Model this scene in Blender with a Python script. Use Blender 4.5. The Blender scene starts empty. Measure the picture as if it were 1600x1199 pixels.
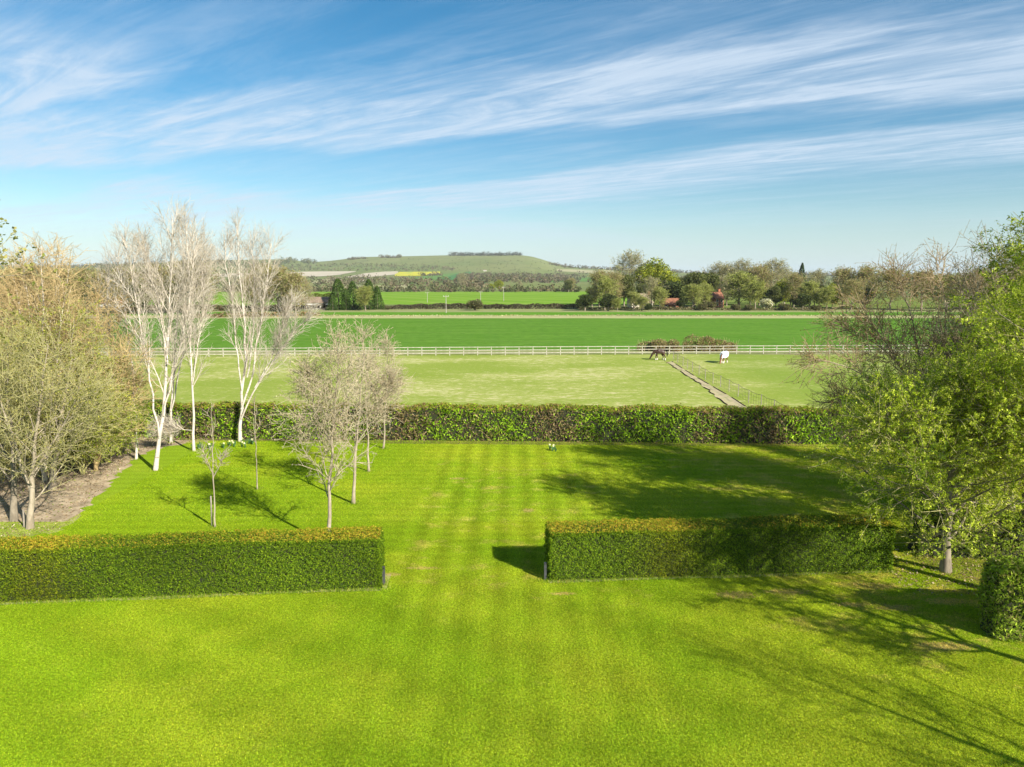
import bpy, math, random
import numpy as np
from mathutils import Vector
C = bpy.data.collections.new('place'); bpy.context.scene.collection.children.link(C)
SC = bpy.context.scene
rad = math.radians
# ------------------------------------------------------------------ camera
CAM_H, FPX, PITCH = 10.5, 1110.0, math.atan((599.5-437)/1110.0)
cd = bpy.data.cameras.new('camera'); cam = bpy.data.objects.new('camera', cd); C.objects.link(cam)
cam.location = (0, 0, CAM_H); cam.rotation_euler = (math.pi/2-PITCH, 0, 0)
cd.sensor_width = 36; cd.lens = FPX/1600*36; cd.clip_start = .1; cd.clip_end = 20000
SC.camera = cam
SC.view_settings.view_transform = 'Standard'; SC.view_settings.look = 'None'
SC.view_settings.gamma = 1; SC.view_settings.use_curve_mapping = False
SC.view_settings.exposure = 1.1
# ------------------------------------------------------------------ sun
SUN_EL = rad(31); sh = np.array([0.70, -0.714]); sh = sh/np.linalg.norm(sh)
SUN = Vector((sh[0]*math.cos(SUN_EL), sh[1]*math.cos(SUN_EL), math.sin(SUN_EL)))
sd = bpy.data.lights.new('sun', 'SUN'); sd.energy = 4.4; sd.angle = rad(.53); sd.color = (1, .955, .86)
sun = bpy.data.objects.new('sun', sd); C.objects.link(sun); sun.rotation_euler = SUN.to_track_quat('Z', 'Y').to_euler()
sun.location = (30, -30, 40)
# ------------------------------------------------------------------ node helpers
class NT:
    def __init__(s, nt): s.nt = nt; s.n = nt.nodes; s.l = nt.links
    def new(s, t, **kw):
        n = s.n.new(t)
        for k, v in kw.items(): setattr(n, k, v)
        return n
    def link(s, a, b): s.l.new(a, b)
    def val(s, sock, v):
        if isinstance(v, (int, float, tuple, list)): sock.default_value = v
        else: s.l.new(v, sock)
    def math(s, op, a, b=0.0, c=0.0, clamp=False):
        n = s.new('ShaderNodeMath', operation=op); n.use_clamp = clamp
        s.val(n.inputs[0], a); s.val(n.inputs[1], b); s.val(n.inputs[2], c); return n.outputs[0]
    def noise(s, vec, scale, detail=4, rough=.55, dist=0.0, lac=2.0):
        n = s.new('ShaderNodeTexNoise'); s.link(vec, n.inputs['Vector'])
        n.inputs['Scale'].default_value = scale; n.inputs['Detail'].default_value = detail
        n.inputs['Roughness'].default_value = rough; n.inputs['Distortion'].default_value = dist
        return n.outputs['Fac']
    def ramp(s, fac, stops, interp='LINEAR'):
        n = s.new('ShaderNodeValToRGB'); n.color_ramp.interpolation = interp
        e = n.color_ramp.elements
        while len(e) < len(stops): e.new(.5)
        for k, (p, c) in enumerate(stops):
            e[k].position = p; e[k].color = (c, c, c, 1) if isinstance(c, (int, float)) else (*c[:3], 1)
        s.link(fac, n.inputs[0]); return n.outputs[0]
    def mix(s, f, a, b, mode='MIX'):
        n = s.new('ShaderNodeMix', data_type='RGBA', blend_type=mode); n.clamp_factor = True
        s.val(n.inputs[0], f)
        for i, v in ((6, a), (7, b)):
            if isinstance(v, tuple): n.inputs[i].default_value = (*v[:3], 1)
            else: s.link(v, n.inputs[i])
        return n.outputs[2]
    def mapping(s, vec, sc=(1, 1, 1), rot=(0, 0, 0), loc=(0, 0, 0)):
        n = s.new('ShaderNodeMapping'); s.link(vec, n.inputs[0])
        n.inputs['Location'].default_value = loc; n.inputs['Rotation'].default_value = rot; n.inputs['Scale'].default_value = sc
        return n.outputs[0]
    def sm(s, v, a, b):
        n = s.new('ShaderNodeMapRange', interpolation_type='SMOOTHSTEP'); s.val(n.inputs[0], v)
        n.inputs[1].default_value = a; n.inputs[2].default_value = b; return n.outputs[0]
# ------------------------------------------------------------------ world: clear sky with streaks of cirrus
w = bpy.data.worlds.new('World'); SC.world = w; w.use_nodes = True
t = NT(w.node_tree); t.n.clear()
out = t.new('ShaderNodeOutputWorld'); bg = t.new('ShaderNodeBackground'); bg.inputs[1].default_value = 0.052
t.link(bg.outputs[0], out.inputs[0])
sky = t.new('ShaderNodeTexSky', sky_type='NISHITA'); sky.sun_disc = False
sky.sun_elevation = SUN_EL; sky.sun_rotation = math.atan2(SUN.x, SUN.y)
sky.altitude = 50; sky.air_density = 1.0; sky.dust_density = .35; sky.ozone_density = 2.2
hs = t.new('ShaderNodeHueSaturation'); hs.inputs['Hue'].default_value = .490; hs.inputs['Saturation'].default_value = 1.40; hs.inputs['Value'].default_value = 1.12
t.link(sky.outputs[0], hs.inputs['Color'])
tc = t.new('ShaderNodeTexCoord'); sp = t.new('ShaderNodeSeparateXYZ'); t.link(tc.outputs['Generated'], sp.inputs[0])
zz = t.math('MAXIMUM', sp.outputs[2], 0.015)
px_ = t.math('DIVIDE', sp.outputs[0], t.math('ADD', zz, .012)); py_ = t.math('DIVIDE', sp.outputs[1], t.math('ADD', zz, .012))
cb = t.new('ShaderNodeCombineXYZ'); t.link(px_, cb.inputs[0]); t.link(py_, cb.inputs[1])
ang = math.atan2(0.62, -0.784)                       # wind direction of the streaks
rt = t.mapping(cb.outputs[0], rot=(0, 0, -ang))      # x along the streaks, y across them
s2 = t.new('ShaderNodeSeparateXYZ'); t.link(rt, s2.inputs[0]); along = s2.outputs[0]; across = t.math('MULTIPLY', s2.outputs[1], -1.0)
wob = t.math('MULTIPLY', t.math('SUBTRACT', t.noise(t.mapping(rt, sc=(.35, .8, 1), loc=(3.1, 0, 0)), 1.0, 6, .6), .5), 1.5)
wv = t.math('ADD', across, wob); w2 = t.math('ADD', wv, t.math('MULTIPLY', along, .35))
inv = lambda v: t.math('SUBTRACT', 1.0, v)
cA = t.math('MULTIPLY', t.sm(w2, 2.9, 3.7), inv(t.sm(w2, 4.5, 5.25)))                       # broad sheet
cB = t.math('MULTIPLY', t.math('MULTIPLY', t.sm(wv, 4.7, 5.4), inv(t.sm(wv, 6.3, 8.0))), .95)   # lower band
cT = t.math('MULTIPLY', t.math('MULTIPLY', t.sm(along, 2.5, 3.9), inv(t.sm(wv, 1.45, 2.0))), t.sm(wv, .1, .9))
cC = t.math('MULTIPLY', t.math('MULTIPLY', t.sm(along, 5.4, 7.6), t.sm(wv, 2.6, 3.5)), .95)
sw = t.math('ADD', across, t.math('MULTIPLY', along, .28)); cD = t.math('MULTIPLY', t.math('MULTIPLY', t.sm(sw, 3.76, 3.90), inv(t.sm(sw, 3.92, 4.04))), t.math('MULTIPLY', t.sm(along, 5.5, 6.1), inv(t.sm(along, 6.6, 7.0))))
cO = t.math('MULTIPLY', inv(t.sm(wv, -1.5, .2)), .6)
cov = t.math('MAXIMUM', t.math('MAXIMUM', t.math('MAXIMUM', cA, cB), t.math('MAXIMUM', t.math('MAXIMUM', cT, cC), cO)), .26)
st = t.noise(t.mapping(rt, sc=(.22, .75, 1)), 1.0, 9, .60, .55)
fine = t.noise(t.mapping(rt, sc=(.55, 4.2, 1), rot=(0, 0, .16)), 1.0, 10, .68, .9)
wisp = t.noise(t.mapping(rt, sc=(.8, 2.4, 1), rot=(0, 0, -.22), loc=(4, 1, 0)), 1.0, 10, .66, 1.3)
big = t.noise(t.mapping(rt, sc=(.30, .42, 1), loc=(7, 2.2, 0)), 1.0, 3, .5)
tex = t.math('ADD', t.math('MULTIPLY', st, .50), t.math('ADD', t.math('ADD', t.math('MULTIPLY', fine, .40), t.math('MULTIPLY', wisp, .36)), t.math('MULTIPLY', big, .26)))
den = t.math('MULTIPLY', t.sm(t.math('ADD', tex, t.math('MULTIPLY', cov, .18)), .62, 1.20), 1.35)
den = t.math('MULTIPLY', den, t.math('ADD', t.math('MULTIPLY', cov, .80), .20))
den = t.math('ADD', den, t.math('MULTIPLY', cD, t.math('MULTIPLY', t.sm(fine, .3, .7), .5)))
den = t.math('MULTIPLY', t.math('MINIMUM', den, .92), t.math('ADD', .62, t.math('MULTIPLY', t.sm(t.math('ADD', t.math('MULTIPLY', fine, .5), t.math('MULTIPLY', wisp, .5)), .38, .66), .34)))
den = t.math('MULTIPLY', den, t.sm(sp.outputs[2], .015, .11))
# pale veil low over the horizon
veil = t.math('MULTIPLY', t.math('SUBTRACT', 1.0, t.sm(sp.outputs[2], -.04, .115)), .85)
c1 = t.mix(veil, hs.outputs[0], (4.9, 7.3, 8.6))
c2 = t.mix(den, c1, (6.2, 7.3, 8.6))
t.link(c2, bg.inputs[0])
# ------------------------------------------------------------------ pixel geometry (used once, to survey real positions)
cp, sp_ = math.cos(PITCH), math.sin(PITCH)
def ray(px, py):
    u = (px-800)/FPX; v = (599.5-py)/FPX
    return np.array([u, cp+v*sp_, -sp_+v*cp])
def G(px, py, z=0.0):
    d = ray(px, py); k = (z-CAM_H)/d[2]; return np.array([d[0]*k, d[1]*k, z])
def W(px, py, Y):
    d = ray(px, py); k = Y/d[1]; return np.array([d[0]*k, Y, CAM_H+d[2]*k])
# ------------------------------------------------------------------ object helpers
def tag(o, label=None, cat=None, group=None, kind=None):
    if label: o['label'] = label
    if cat: o['category'] = cat
    if group: o['group'] = group
    if kind: o['kind'] = kind
    return o
def thing(name, label, cat, loc=(0, 0, 0), rz=0, group=None):
    o = bpy.data.objects.new(name, None); C.objects.link(o); o.location = loc; o.rotation_euler = (0, 0, rz)
    o.empty_display_size = .3
    return tag(o, label, cat, group)
def mesh_obj(name, V, F, mat, parent=None, col=None, smooth=False, kind=None):
    """F: list of (n,k) int arrays"""
    me = bpy.data.meshes.new(name); V = np.asarray(V, np.float32)
    if not isinstance(F, list): F = [F]
    F = [np.asarray(f, np.int32) for f in F if len(f)]
    me.vertices.add(len(V)); me.vertices.foreach_set('co', V.ravel())
    nl = sum(f.size for f in F); nf = sum(len(f) for f in F)
    me.loops.add(nl); me.polygons.add(nf)
    me.loops.foreach_set('vertex_index', np.concatenate([f.ravel() for f in F]))
    st, c = [], 0
    for f in F:
        st.append(c+np.arange(len(f))*f.shape[1]); c += f.size
    me.polygons.foreach_set('loop_start', np.concatenate(st).astype(np.int32))
    if smooth: me.polygons.foreach_set('use_smooth', np.ones(nf, bool))
    if col is not None:
        a = me.color_attributes.new('Col', 'FLOAT_COLOR', 'POINT')
        cc = np.ones((len(V), 4), np.float32); cc[:, :3] = col; a.data.foreach_set('color', cc.ravel())
    me.update(calc_edges=True)
    if mat: me.materials.append(mat)
    o = bpy.data.objects.new(name, me); C.objects.link(o)
    if parent: o.parent = parent
    if kind: o['kind'] = kind
    return o
def copy_tree(o, parent=None):
    c = o.copy(); C.objects.link(c)
    if parent: c.parent = parent
    for ch in [x for x in C.objects if x.parent == o]: copy_tree(ch, c)
    return c
class MB:
    def __init__(s): s.V = []; s.F = []; s.n = 0
    def add(s, V, F):
        s.V.append(np.asarray(V, float)); s.F += [tuple(i+s.n for i in f) for f in F]; s.n += len(V)
    def box(s, c, d, rz=0, rx=0):
        x, y, z = np.array(d)/2.; P = np.array([[i*x, j*y, k*z] for i in (-1, 1) for j in (-1, 1) for k in (-1, 1)])
        if rx: a, b = math.cos(rx), math.sin(rx); P = P@np.array([[1, 0, 0], [0, a, b], [0, -b, a]])
        a, b = math.cos(rz), math.sin(rz); P = P@np.array([[a, b, 0], [-b, a, 0], [0, 0, 1]])
        s.add(P+np.array(c), [(0, 1, 3, 2), (4, 6, 7, 5), (0, 4, 5, 1), (2, 3, 7, 6), (0, 2, 6, 4), (1, 5, 7, 3)])
    def cyl(s, p0, p1, r0, r1=None, n=8):
        r1 = r0 if r1 is None else r1; p0 = np.array(p0, float); p1 = np.array(p1, float); d = p1-p0; d /= np.linalg.norm(d)
        u = np.cross(d, [.31, .9, .2]); u /= np.linalg.norm(u); v = np.cross(d, u)
        a = np.arange(n)*2*math.pi/n; ring = np.outer(np.cos(a), u)+np.outer(np.sin(a), v)
        s.add(np.vstack([p0+ring*r0, p1+ring*r1]), [(i, (i+1) % n, n+(i+1) % n, n+i) for i in range(n)]+[tuple(range(n))[::-1], tuple(range(n, 2*n))])
    def build(s, name, mat, parent=None, kind=None):
        me = bpy.data.meshes.new(name); me.from_pydata(np.vstack(s.V).tolist(), [], s.F); me.update(); me.materials.append(mat)
        o = bpy.data.objects.new(name, me); C.objects.link(o)
        if parent: o.parent = parent
        if kind: o['kind'] = kind
        return o
# ------------------------------------------------------------------ materials
def base_mat(name, rough=.9, spec=.2):
    m = bpy.data.materials.new(name); m.use_nodes = True; t = NT(m.node_tree)
    b = t.n['Principled BSDF']; b.inputs['Roughness'].default_value = rough; b.inputs['Specular IOR Level'].default_value = spec
    return m, t, b
def coord(t, which='Object'): return t.new('ShaderNodeTexCoord').outputs[which]
def plain(name, a, b2=None, scale=6, rough=.85, spec=.2, bump=0, stretch=(1, 1, 1)):
    m, t, b = base_mat(name, rough, spec); b2 = b2 or tuple(x*.7 for x in a)
    n = t.noise(t.mapping(coord(t), sc=stretch), scale, 5, .6)
    t.link(t.mix(t.sm(n, .35, .65), a, b2), b.inputs['Base Color'])
    if bump:
        bp = t.new('ShaderNodeBump'); bp.inputs['Strength'].default_value = bump; bp.inputs['Distance'].default_value = .02
        t.link(n, bp.inputs['Height']); t.link(bp.outputs[0], b.inputs['Normal'])
    return m
def leaf_mat(name, trans=.35, rough=.7, spec=.07, sat=1.0):
    m = bpy.data.materials.new(name); m.use_nodes = True; t = NT(m.node_tree); t.n.clear()
    o = t.new('ShaderNodeOutputMaterial'); at = t.new('ShaderNodeAttribute', attribute_name='Col')
    p = t.new('ShaderNodeBsdfPrincipled'); p.inputs['Roughness'].default_value = rough; p.inputs['Specular IOR Level'].default_value = spec
    t.link(at.outputs['Color'], p.inputs['Base Color'])
    if trans > 0:
        tr = t.new('ShaderNodeBsdfTranslucent'); t.link(t.mix(1.0, at.outputs['Color'], (1.15, 1.2, .7), 'MULTIPLY'), tr.inputs[0])
        mx = t.new('ShaderNodeMixShader'); mx.inputs[0].default_value = trans
        t.link(p.outputs[0], mx.inputs[1]); t.link(tr.outputs[0], mx.inputs[2]); t.link(mx.outputs[0], o.inputs[0])
    else: t.link(p.outputs[0], o.inputs[0])
    return m
M = {}
M['leaf'] = leaf_mat('leaf', .38); M['needle'] = leaf_mat('needle', .15, .7, .06); M['litter'] = leaf_mat('litter', .1)
M['birch_bark'] = plain('birch_bark', (.72, .64, .55), (.50, .43, .36), 3.5, .7, .25, .3, (1, 1, .6))
def birch_bark():
    m, t, b = base_mat('birch_bark', .7, .25); c = coord(t)
    n = t.noise(t.mapping(c, sc=(2, 2, 9)), 1.3, 5, .75); n2 = t.noise(c, 1.3, 4)
    a = t.mix(t.sm(n2, .3, .7), (.64, .58, .50), (.48, .41, .33))
    t.link(t.mix(t.sm(n, .56, .63), a, (.17, .125, .09)), b.inputs['Base Color']); return m
M['birch_bark'] = birch_bark()
M['birch_limb'] = plain('birch_limb', (.66, .58, .48), (.50, .42, .33), 2.2, .8)
M['birch_twig'] = plain('birch_twig', (.58, .51, .41), (.42, .36, .28), 1.2, .85)
M['bark_grey'] = plain('bark_grey', (.30, .25, .18), (.17, .14, .10), 5, .9, .15, .6, (1, 1, .35))
M['bark_tan'] = plain('bark_tan', (.42, .35, .25), (.27, .22, .15), 5, .9, .15, .5, (1, 1, .35))
M['twig_olive'] = plain('twig_olive', (.42, .38, .17), (.28, .26, .10), 1.5)
M['twig_orange'] = plain('twig_orange', (.56, .42, .20), (.40, .28, .13), .8)
M['twig_pale'] = plain('twig_pale', (.50, .42, .28), (.36, .30, .19), 1.5)
M['twig_red'] = plain('twig_red', (.46, .34, .20), (.32, .24, .14), .8)
M['twig_grey'] = plain('twig_grey', (.42, .35, .24), (.28, .24, .16), .8)
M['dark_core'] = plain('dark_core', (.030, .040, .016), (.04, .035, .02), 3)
M['soil'] = None

def ground_mat(name, build, rough=.95):
    m, t, b = base_mat(name, rough, .0); c = coord(t); r = build(t, c)
    col, h = r if isinstance(r, tuple) else (r, None)
    t.link(col, b.inputs['Base Color'])
    if h is not None:
        bp = t.new('ShaderNodeBump'); bp.inputs['Strength'].default_value = .55; bp.inputs['Distance'].default_value = .05
        t.link(h, bp.inputs['Height']); t.link(bp.outputs[0], b.inputs['Normal'])
    return m
SPOTS = [(660, 888, 1.1, .22), (611, 898, .6, .25), (825, 798, .5, .5), (715, 748, .8, .3), (1370, 916, 1.6, .5), (1480, 1010, 1.6, .5), (1150, 930, 1.2, .5), (1230, 925, 1.5, .4), (1400, 950, 1.2, .4), (1330, 945, 1.0, .3), (1480, 940, 1.4, .5), (880, 928, .8, .2), (900, 690, 2., .5)]
def m_lawn(t, c):
    s = t.new('ShaderNodeSeparateXYZ'); t.link(c, s.inputs[0]); X, Y = s.outputs[0], s.outputs[1]
    n1 = t.noise(c, .16, 4, .6); n2 = t.noise(c, .9, 5, .65); n3 = t.noise(c, 9, 4, .7); nf = t.noise(c, 34, 3, .8)
    g = t.mix(t.sm(t.math('ADD', n1, t.math('MULTIPLY', X, .006)), .36, .64), (.200, .298, .016), (.286, .345, .026))
    g = t.mix(t.math('MULTIPLY', t.sm(n2, .45, .75), .55), g, (.150, .235, .010))
    # mown stripes: up and down in the gap, across beyond it
    wx = t.math('ADD', X, t.math('MULTIPLY', t.math('SUBTRACT', n1, .5), .5))
    sx = t.math('SINE', t.math('ADD', t.math('MULTIPLY', wx, 5.6), t.math('MULTIPLY', n2, 1.6))); gap = t.math('MULTIPLY', t.sm(X, -5.5, -3.5), t.math('SUBTRACT', 1.0, t.sm(X, 3.5, 6.0)))
    sy = t.math('SINE', t.math('MULTIPLY', t.math('ADD', Y, t.math('MULTIPLY', n1, .8)), 7.6)); far = t.sm(Y, 23, 27)
    stripe = t.math('ADD', t.math('MULTIPLY', sx, t.math('MULTIPLY', t.math('MULTIPLY', gap, t.math('ADD', t.math('MULTIPLY', t.sm(Y, 17, 27), .5), .5)), .11)), t.math('MULTIPLY', sy, t.math('MULTIPLY', far, .06)))
    diag = t.math('SINE', t.math('MULTIPLY', t.math('ADD', t.math('MULTIPLY', X, .5), t.math('MULTIPLY', Y, .86)), 2.2))
    stripe = t.math('ADD', stripe, t.math('MULTIPLY', diag, t.math('MULTIPLY', t.math('SUBTRACT', 1.0, far), .06)))
    # dry straw, most in the gap, behind it and under the trees on the right
    dryz = t.math('MULTIPLY', gap, t.math('MULTIPLY', t.sm(Y, 19, 25), t.math('SUBTRACT', 1.0, t.sm(Y, 38, 46))))
    dryr = t.math('MULTIPLY', t.sm(X, 5, 12), t.sm(Y, 14, 21))
    dm = t.math('ADD', t.math('MULTIPLY', dryz, .07), t.math('MULTIPLY', dryr, .12))
    dn = t.noise(t.mapping(c, sc=(.7, 1, 1)), .9, 9, .72)
    dry = t.math('MULTIPLY', t.sm(t.math('ADD', dn, dm), .58, .76), t.math('ADD', .30, t.math('MULTIPLY', t.sm(dm, 0.0, .08), .5)))
    g = t.mix(dry, g, (.42, .37, .10))
    g = t.mix(t.math('MULTIPLY', t.sm(n3, .50, .78), .42), g, (.36, .40, .02))
    g = t.mix(t.math('MULTIPLY', t.sm(nf, .50, .70), .35), g, (.085, .165, .004))
    acc = None
    for (qx, qy, qa, qb) in SPOTS:       # thin worn spots in the turf
        q = G(qx, qy); mp = t.mapping(c, sc=(1/qa, 1/qb, 0), loc=(-q[0]/qa, -q[1]/qb, 0)); ln_ = t.new('ShaderNodeVectorMath', operation='LENGTH'); t.link(mp, ln_.inputs[0])
        e_ = t.math('SUBTRACT', 1.0, t.sm(ln_.outputs['Value'], .1, 1.3)); acc = e_ if acc is None else t.math('MAXIMUM', acc, e_)
    g = t.mix(t.math('MULTIPLY', t.sm(t.math('ADD', t.math('MULTIPLY', acc, .42), n3), .72, .92), .8), g, (.40, .32, .13))
    gr_ = t.noise(c, 15, 5, .82); br = t.math('MULTIPLY', t.math('ADD', 1.0, stripe), t.math('ADD', .62, t.math('MULTIPLY', t.sm(gr_, .34, .64), .92))); cc = t.new('ShaderNodeVectorMath', operation='SCALE'); t.link(g, cc.inputs[0]); t.link(br, cc.inputs['Scale'])
    return cc.outputs[0], t.math('ADD', nf, t.math('MULTIPLY', n3, .8))
def m_paddock(t, c):
    n1 = t.noise(t.mapping(c, sc=(.5, 1, 1)), .10, 5, .62); n2 = t.noise(t.mapping(c, sc=(.7, 1, 1)), 1.3, 7, .74); n3 = t.noise(c, 3.4, 5, .75)
    s = t.new('ShaderNodeSeparateXYZ'); t.link(c, s.inputs[0])
    g = t.mix(t.sm(n1, .38, .62), (.240, .300, .050), (.320, .350, .085))
    strw = t.math('ADD', t.math('MULTIPLY', n2, .7), t.math('MULTIPLY', n1, .4))
    g = t.mix(t.math('MULTIPLY', t.sm(strw, .56, .66), .7), g, (.60, .53, .28))
    g = t.mix(t.math('MULTIPLY', t.sm(n3, .48, .66), .5), g, (.155, .215, .03))
    g = t.mix(t.math('MULTIPLY', t.sm(t.noise(c, 1.6, 6, .75), .52, .66), .4), g, (.50, .44, .20))
    rt_ = t.sm(s.outputs[0], 23, 30); g = t.mix(t.math('MULTIPLY', rt_, .35), g, (.15, .24, .035))
    return g, n3
def m_crop(t, c):
    n1 = t.noise(t.mapping(c, sc=(.12, 1, 1)), .5, 5, .6); n2 = t.noise(t.mapping(c, sc=(.3, 1, 1)), 1.8, 4, .7)
    g = t.mix(t.sm(n1, .35, .65), (.096, .212, .024), (.136, .255, .036))
    g = t.mix(t.math('MULTIPLY', t.sm(n2, .42, .62), .6), g, (.050, .130, .014))
    s = t.new('ShaderNodeSeparateXYZ'); t.link(c, s.inputs[0]); n4 = t.noise(t.mapping(c, sc=(.06, .9, 1)), 2.2, 3, .6)
    g = t.mix(t.math('MULTIPLY', t.sm(n4, .52, .66), .30), g, (.13, .21, .05))
    tl_ = t.math('ABSOLUTE', t.math('SINE', t.math('MULTIPLY', t.math('ADD', s.outputs[1], t.math('MULTIPLY', s.outputs[0], .045)), .155)))
    g = t.mix(t.math('MULTIPLY', t.math('SUBTRACT', 1.0, t.sm(tl_, .0, .06)), .45), g, (.16, .15, .06)); return g, n2
def m_far_field(t, c):
    n1 = t.noise(c, .012, 4, .6)
    w_ = t.new('ShaderNodeTexWave', wave_type='BANDS', bands_direction='X'); t.link(t.mapping(c, rot=(0, 0, rad(-32))), w_.inputs[0])
    w_.inputs['Scale'].default_value = .012; w_.inputs['Distortion'].default_value = .6
    g = t.mix(t.sm(n1, .35, .65), (.145, .270, .025), (.175, .300, .035))
    return t.mix(t.math('MULTIPLY', t.sm(w_.outputs['Fac'], .72, .95), .45), g, (.27, .33, .075))
def two(a, b2, sc, st=(1, 1, 1), c3=None, hsc=3.0):
    def f(t, c):
        n = t.noise(t.mapping(c, sc=st), sc, 6, .65); n2 = t.noise(t.mapping(c, sc=st), sc*hsc, 5, .7)
        g = t.mix(t.sm(n, .38, .62), a, b2)
        return t.mix(t.math('MULTIPLY', t.sm(n2, .5, .7), .5), g, c3 or tuple(x*.6 for x in a)), n2
    return f
def grass_mat():
    m = bpy.data.materials.new('grass'); m.use_nodes = True; t = NT(m.node_tree); t.n.clear(); o = t.new('ShaderNodeOutputMaterial')
    col = m_lawn(t, t.new('ShaderNodeNewGeometry').outputs['Position'])[0]; at = t.new('ShaderNodeAttribute', attribute_name='Col')
    cc = t.mix(1.0, col, at.outputs['Color'], 'MULTIPLY'); d = t.new('ShaderNodeBsdfDiffuse'); tr = t.new('ShaderNodeBsdfTranslucent'); t.link(cc, d.inputs[0]); t.link(cc, tr.inputs[0])
    mx = t.new('ShaderNodeMixShader'); mx.inputs[0].default_value = .4; t.link(d.outputs[0], mx.inputs[1]); t.link(tr.outputs[0], mx.inputs[2]); t.link(mx.outputs[0], o.inputs[0]); return m
M['lawn'] = ground_mat('lawn', m_lawn); M['grass'] = grass_mat(); M['paddock'] = ground_mat('paddock', m_paddock); M['crop'] = ground_mat('crop', m_crop)
M['far_field'] = ground_mat('far_field', m_far_field)
M['soil'] = ground_mat('soil', two((.50, .39, .26), (.30, .23, .15), .9, c3=(.15, .17, .05)))
M['soil_dark'] = ground_mat('soil_dark', two((.16, .105, .07), (.10, .07, .05), 2.0))
M['edge_soil'] = ground_mat('edge_soil', two((.44, .38, .24), (.34, .31, .16), 2.5, c3=(.22, .26, .05)))
M['track'] = ground_mat('track', two((.52, .41, .26), (.40, .36, .18), 1.2, c3=(.28, .33, .09)))
M['stubble'] = ground_mat('stubble', two((.42, .38, .20), (.36, .36, .14), .6, (.3, 1, 1), (.20, .22, .08)))
M['verge'] = ground_mat('verge', two((.30, .29, .14), (.22, .25, .08), .5, (.25, 1, 1), (.14, .13, .07)))
M['green_strip'] = ground_mat('green_strip', two((.09, .22, .02), (.12, .25, .03), .3, (.2, 1, 1)))
M['chalk'] = ground_mat('chalk', two((.50, .43, .32), (.44, .38, .27), .006, (.3, 1, 1), (.38, .32, .22)))
M['tan_field'] = ground_mat('tan_field', two((.36, .33, .18), (.30, .29, .15), .01))
M['rape'] = ground_mat('rape', two((.52, .46, .04), (.38, .40, .06), .02, (2, .3, 1), (.26, .30, .07)))
M['hill_green'] = ground_mat('hill_green', two((.11, .21, .05), (.13, .22, .06), .01))
M['orchard'] = ground_mat('orchard', two((.17, .215, .045), (.14, .18, .045), .05))
M['hill_teal'] = ground_mat('hill_teal', two((.07, .17, .06), (.085, .19, .065), .01))
M['ground'] = ground_mat('ground', two((.150, .185, .060), (.195, .210, .080), .0045, (1, .5, 1), (.100, .110, .050), 5.0))
M['white_paint'] = plain('white_paint', (.50, .46, .38), (.36, .32, .25), 3, .7)
M['post_wood'] = plain('post_wood', (.36, .31, .24), (.22, .19, .15), 6, .85)
M['dark_post'] = plain('dark_post', (.10, .085, .07), (.06, .05, .045), 6, .8)
M['metal_dark'] = plain('metal_dark', (.05, .05, .06), (.035, .035, .04), 6, .4, .5)
M['metal_grey'] = plain('metal_grey', (.07, .07, .075), (.05, .05, .055), 6, .5, .5)
M['thatch'] = plain('thatch', (.34, .27, .18), (.24, .19, .13), 1.5, .95)
M['brown_roof'] = plain('brown_roof', (.27, .19, .13), (.20, .14, .10), .8, .9)
M['red_tile'] = plain('red_tile', (.32, .14, .08), (.24, .10, .06), .8, .9)
M['brick'] = plain('brick', (.42, .17, .09), (.34, .14, .08), .9, .9)
M['white_wall'] = plain('white_wall', (.80, .77, .70), (.70, .66, .60), .6, .8)
M['cream_wall'] = plain('cream_wall', (.60, .52, .42), (.50, .43, .34), .6, .8)
M['glass'] = plain('glass', (.03, .035, .04), (.02, .02, .025), 1, .15, .6)
M['timber'] = plain('timber', (.16, .11, .07), (.10, .07, .05), 2, .8)
M['pole_wood'] = plain('pole_wood', (.42, .38, .32), (.30, .27, .22), 2, .8)
# ------------------------------------------------------------------ ground and hills
sky_px = [(-3000, 428), (-400, 414), (0, 416), (115, 418), (160, 413), (250, 411), (330, 407), (400, 406), (450, 405), (490, 410), (530, 407), (560, 402), (640, 400.5), (700, 399), (760, 398.5), (815, 398.5), (838, 402), (858, 410), (880, 416), (910, 419), (960, 421), (1100, 427), (1350, 431), (4500, 433)]
SKY_P = np.array([a for a, b in sky_px], float); SKY_Z = np.array([W(a, b, 3000)[2] for a, b in sky_px])
PY = np.array([0, 650, 1000, 1500, 2000, 2500, 2800, 3000, 3400, 12000.]); PH = np.array([0, 0, .03, .12, .28, .62, .88, 1., 1., .8])
def hgt(x, y):
    x = np.asarray(x, float); y = np.asarray(y, float); ya = np.maximum(np.abs(y), .5*np.abs(x)+1e-3)
    u = 800+FPX*np.clip(x/ya, -3, 3)
    Hs = (np.interp(u-12, SKY_P, SKY_Z)+np.interp(u, SKY_P, SKY_Z)+np.interp(u+12, SKY_P, SKY_Z))/3
    k = np.interp(ya, PY, PH)
    und = 1+.10*np.sin(x/210.+y/330.)*np.clip((ya-900)/900, 0, 1)*np.clip((2900-ya)/600, 0, 1)
    return Hs*k*und-.06
us = np.concatenate([np.linspace(-3, -.9, 24), np.linspace(-.88, .88, 300), np.linspace(.9, 3, 24)])
def sector(front):
    Ys = np.concatenate([[0.5, 10, 60, 200, 400, 640], np.linspace(700, 3500, 90), [4000, 5000, 7000, 11000]])
    return Ys
Ys = sector(True); V = []
for y in Ys:
    V.append(np.stack([us*y, np.full_like(us, y), hgt(us*y, np.full_like(us, y))], 1))
V = np.vstack(V); nx = len(us); i, j = np.meshgrid(np.arange(len(Ys)-1), np.arange(nx-1), indexing='ij')
F = np.stack([i*nx+j, i*nx+j+1, (i+1)*nx+j+1, (i+1)*nx+j], -1).reshape(-1, 4)
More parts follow.
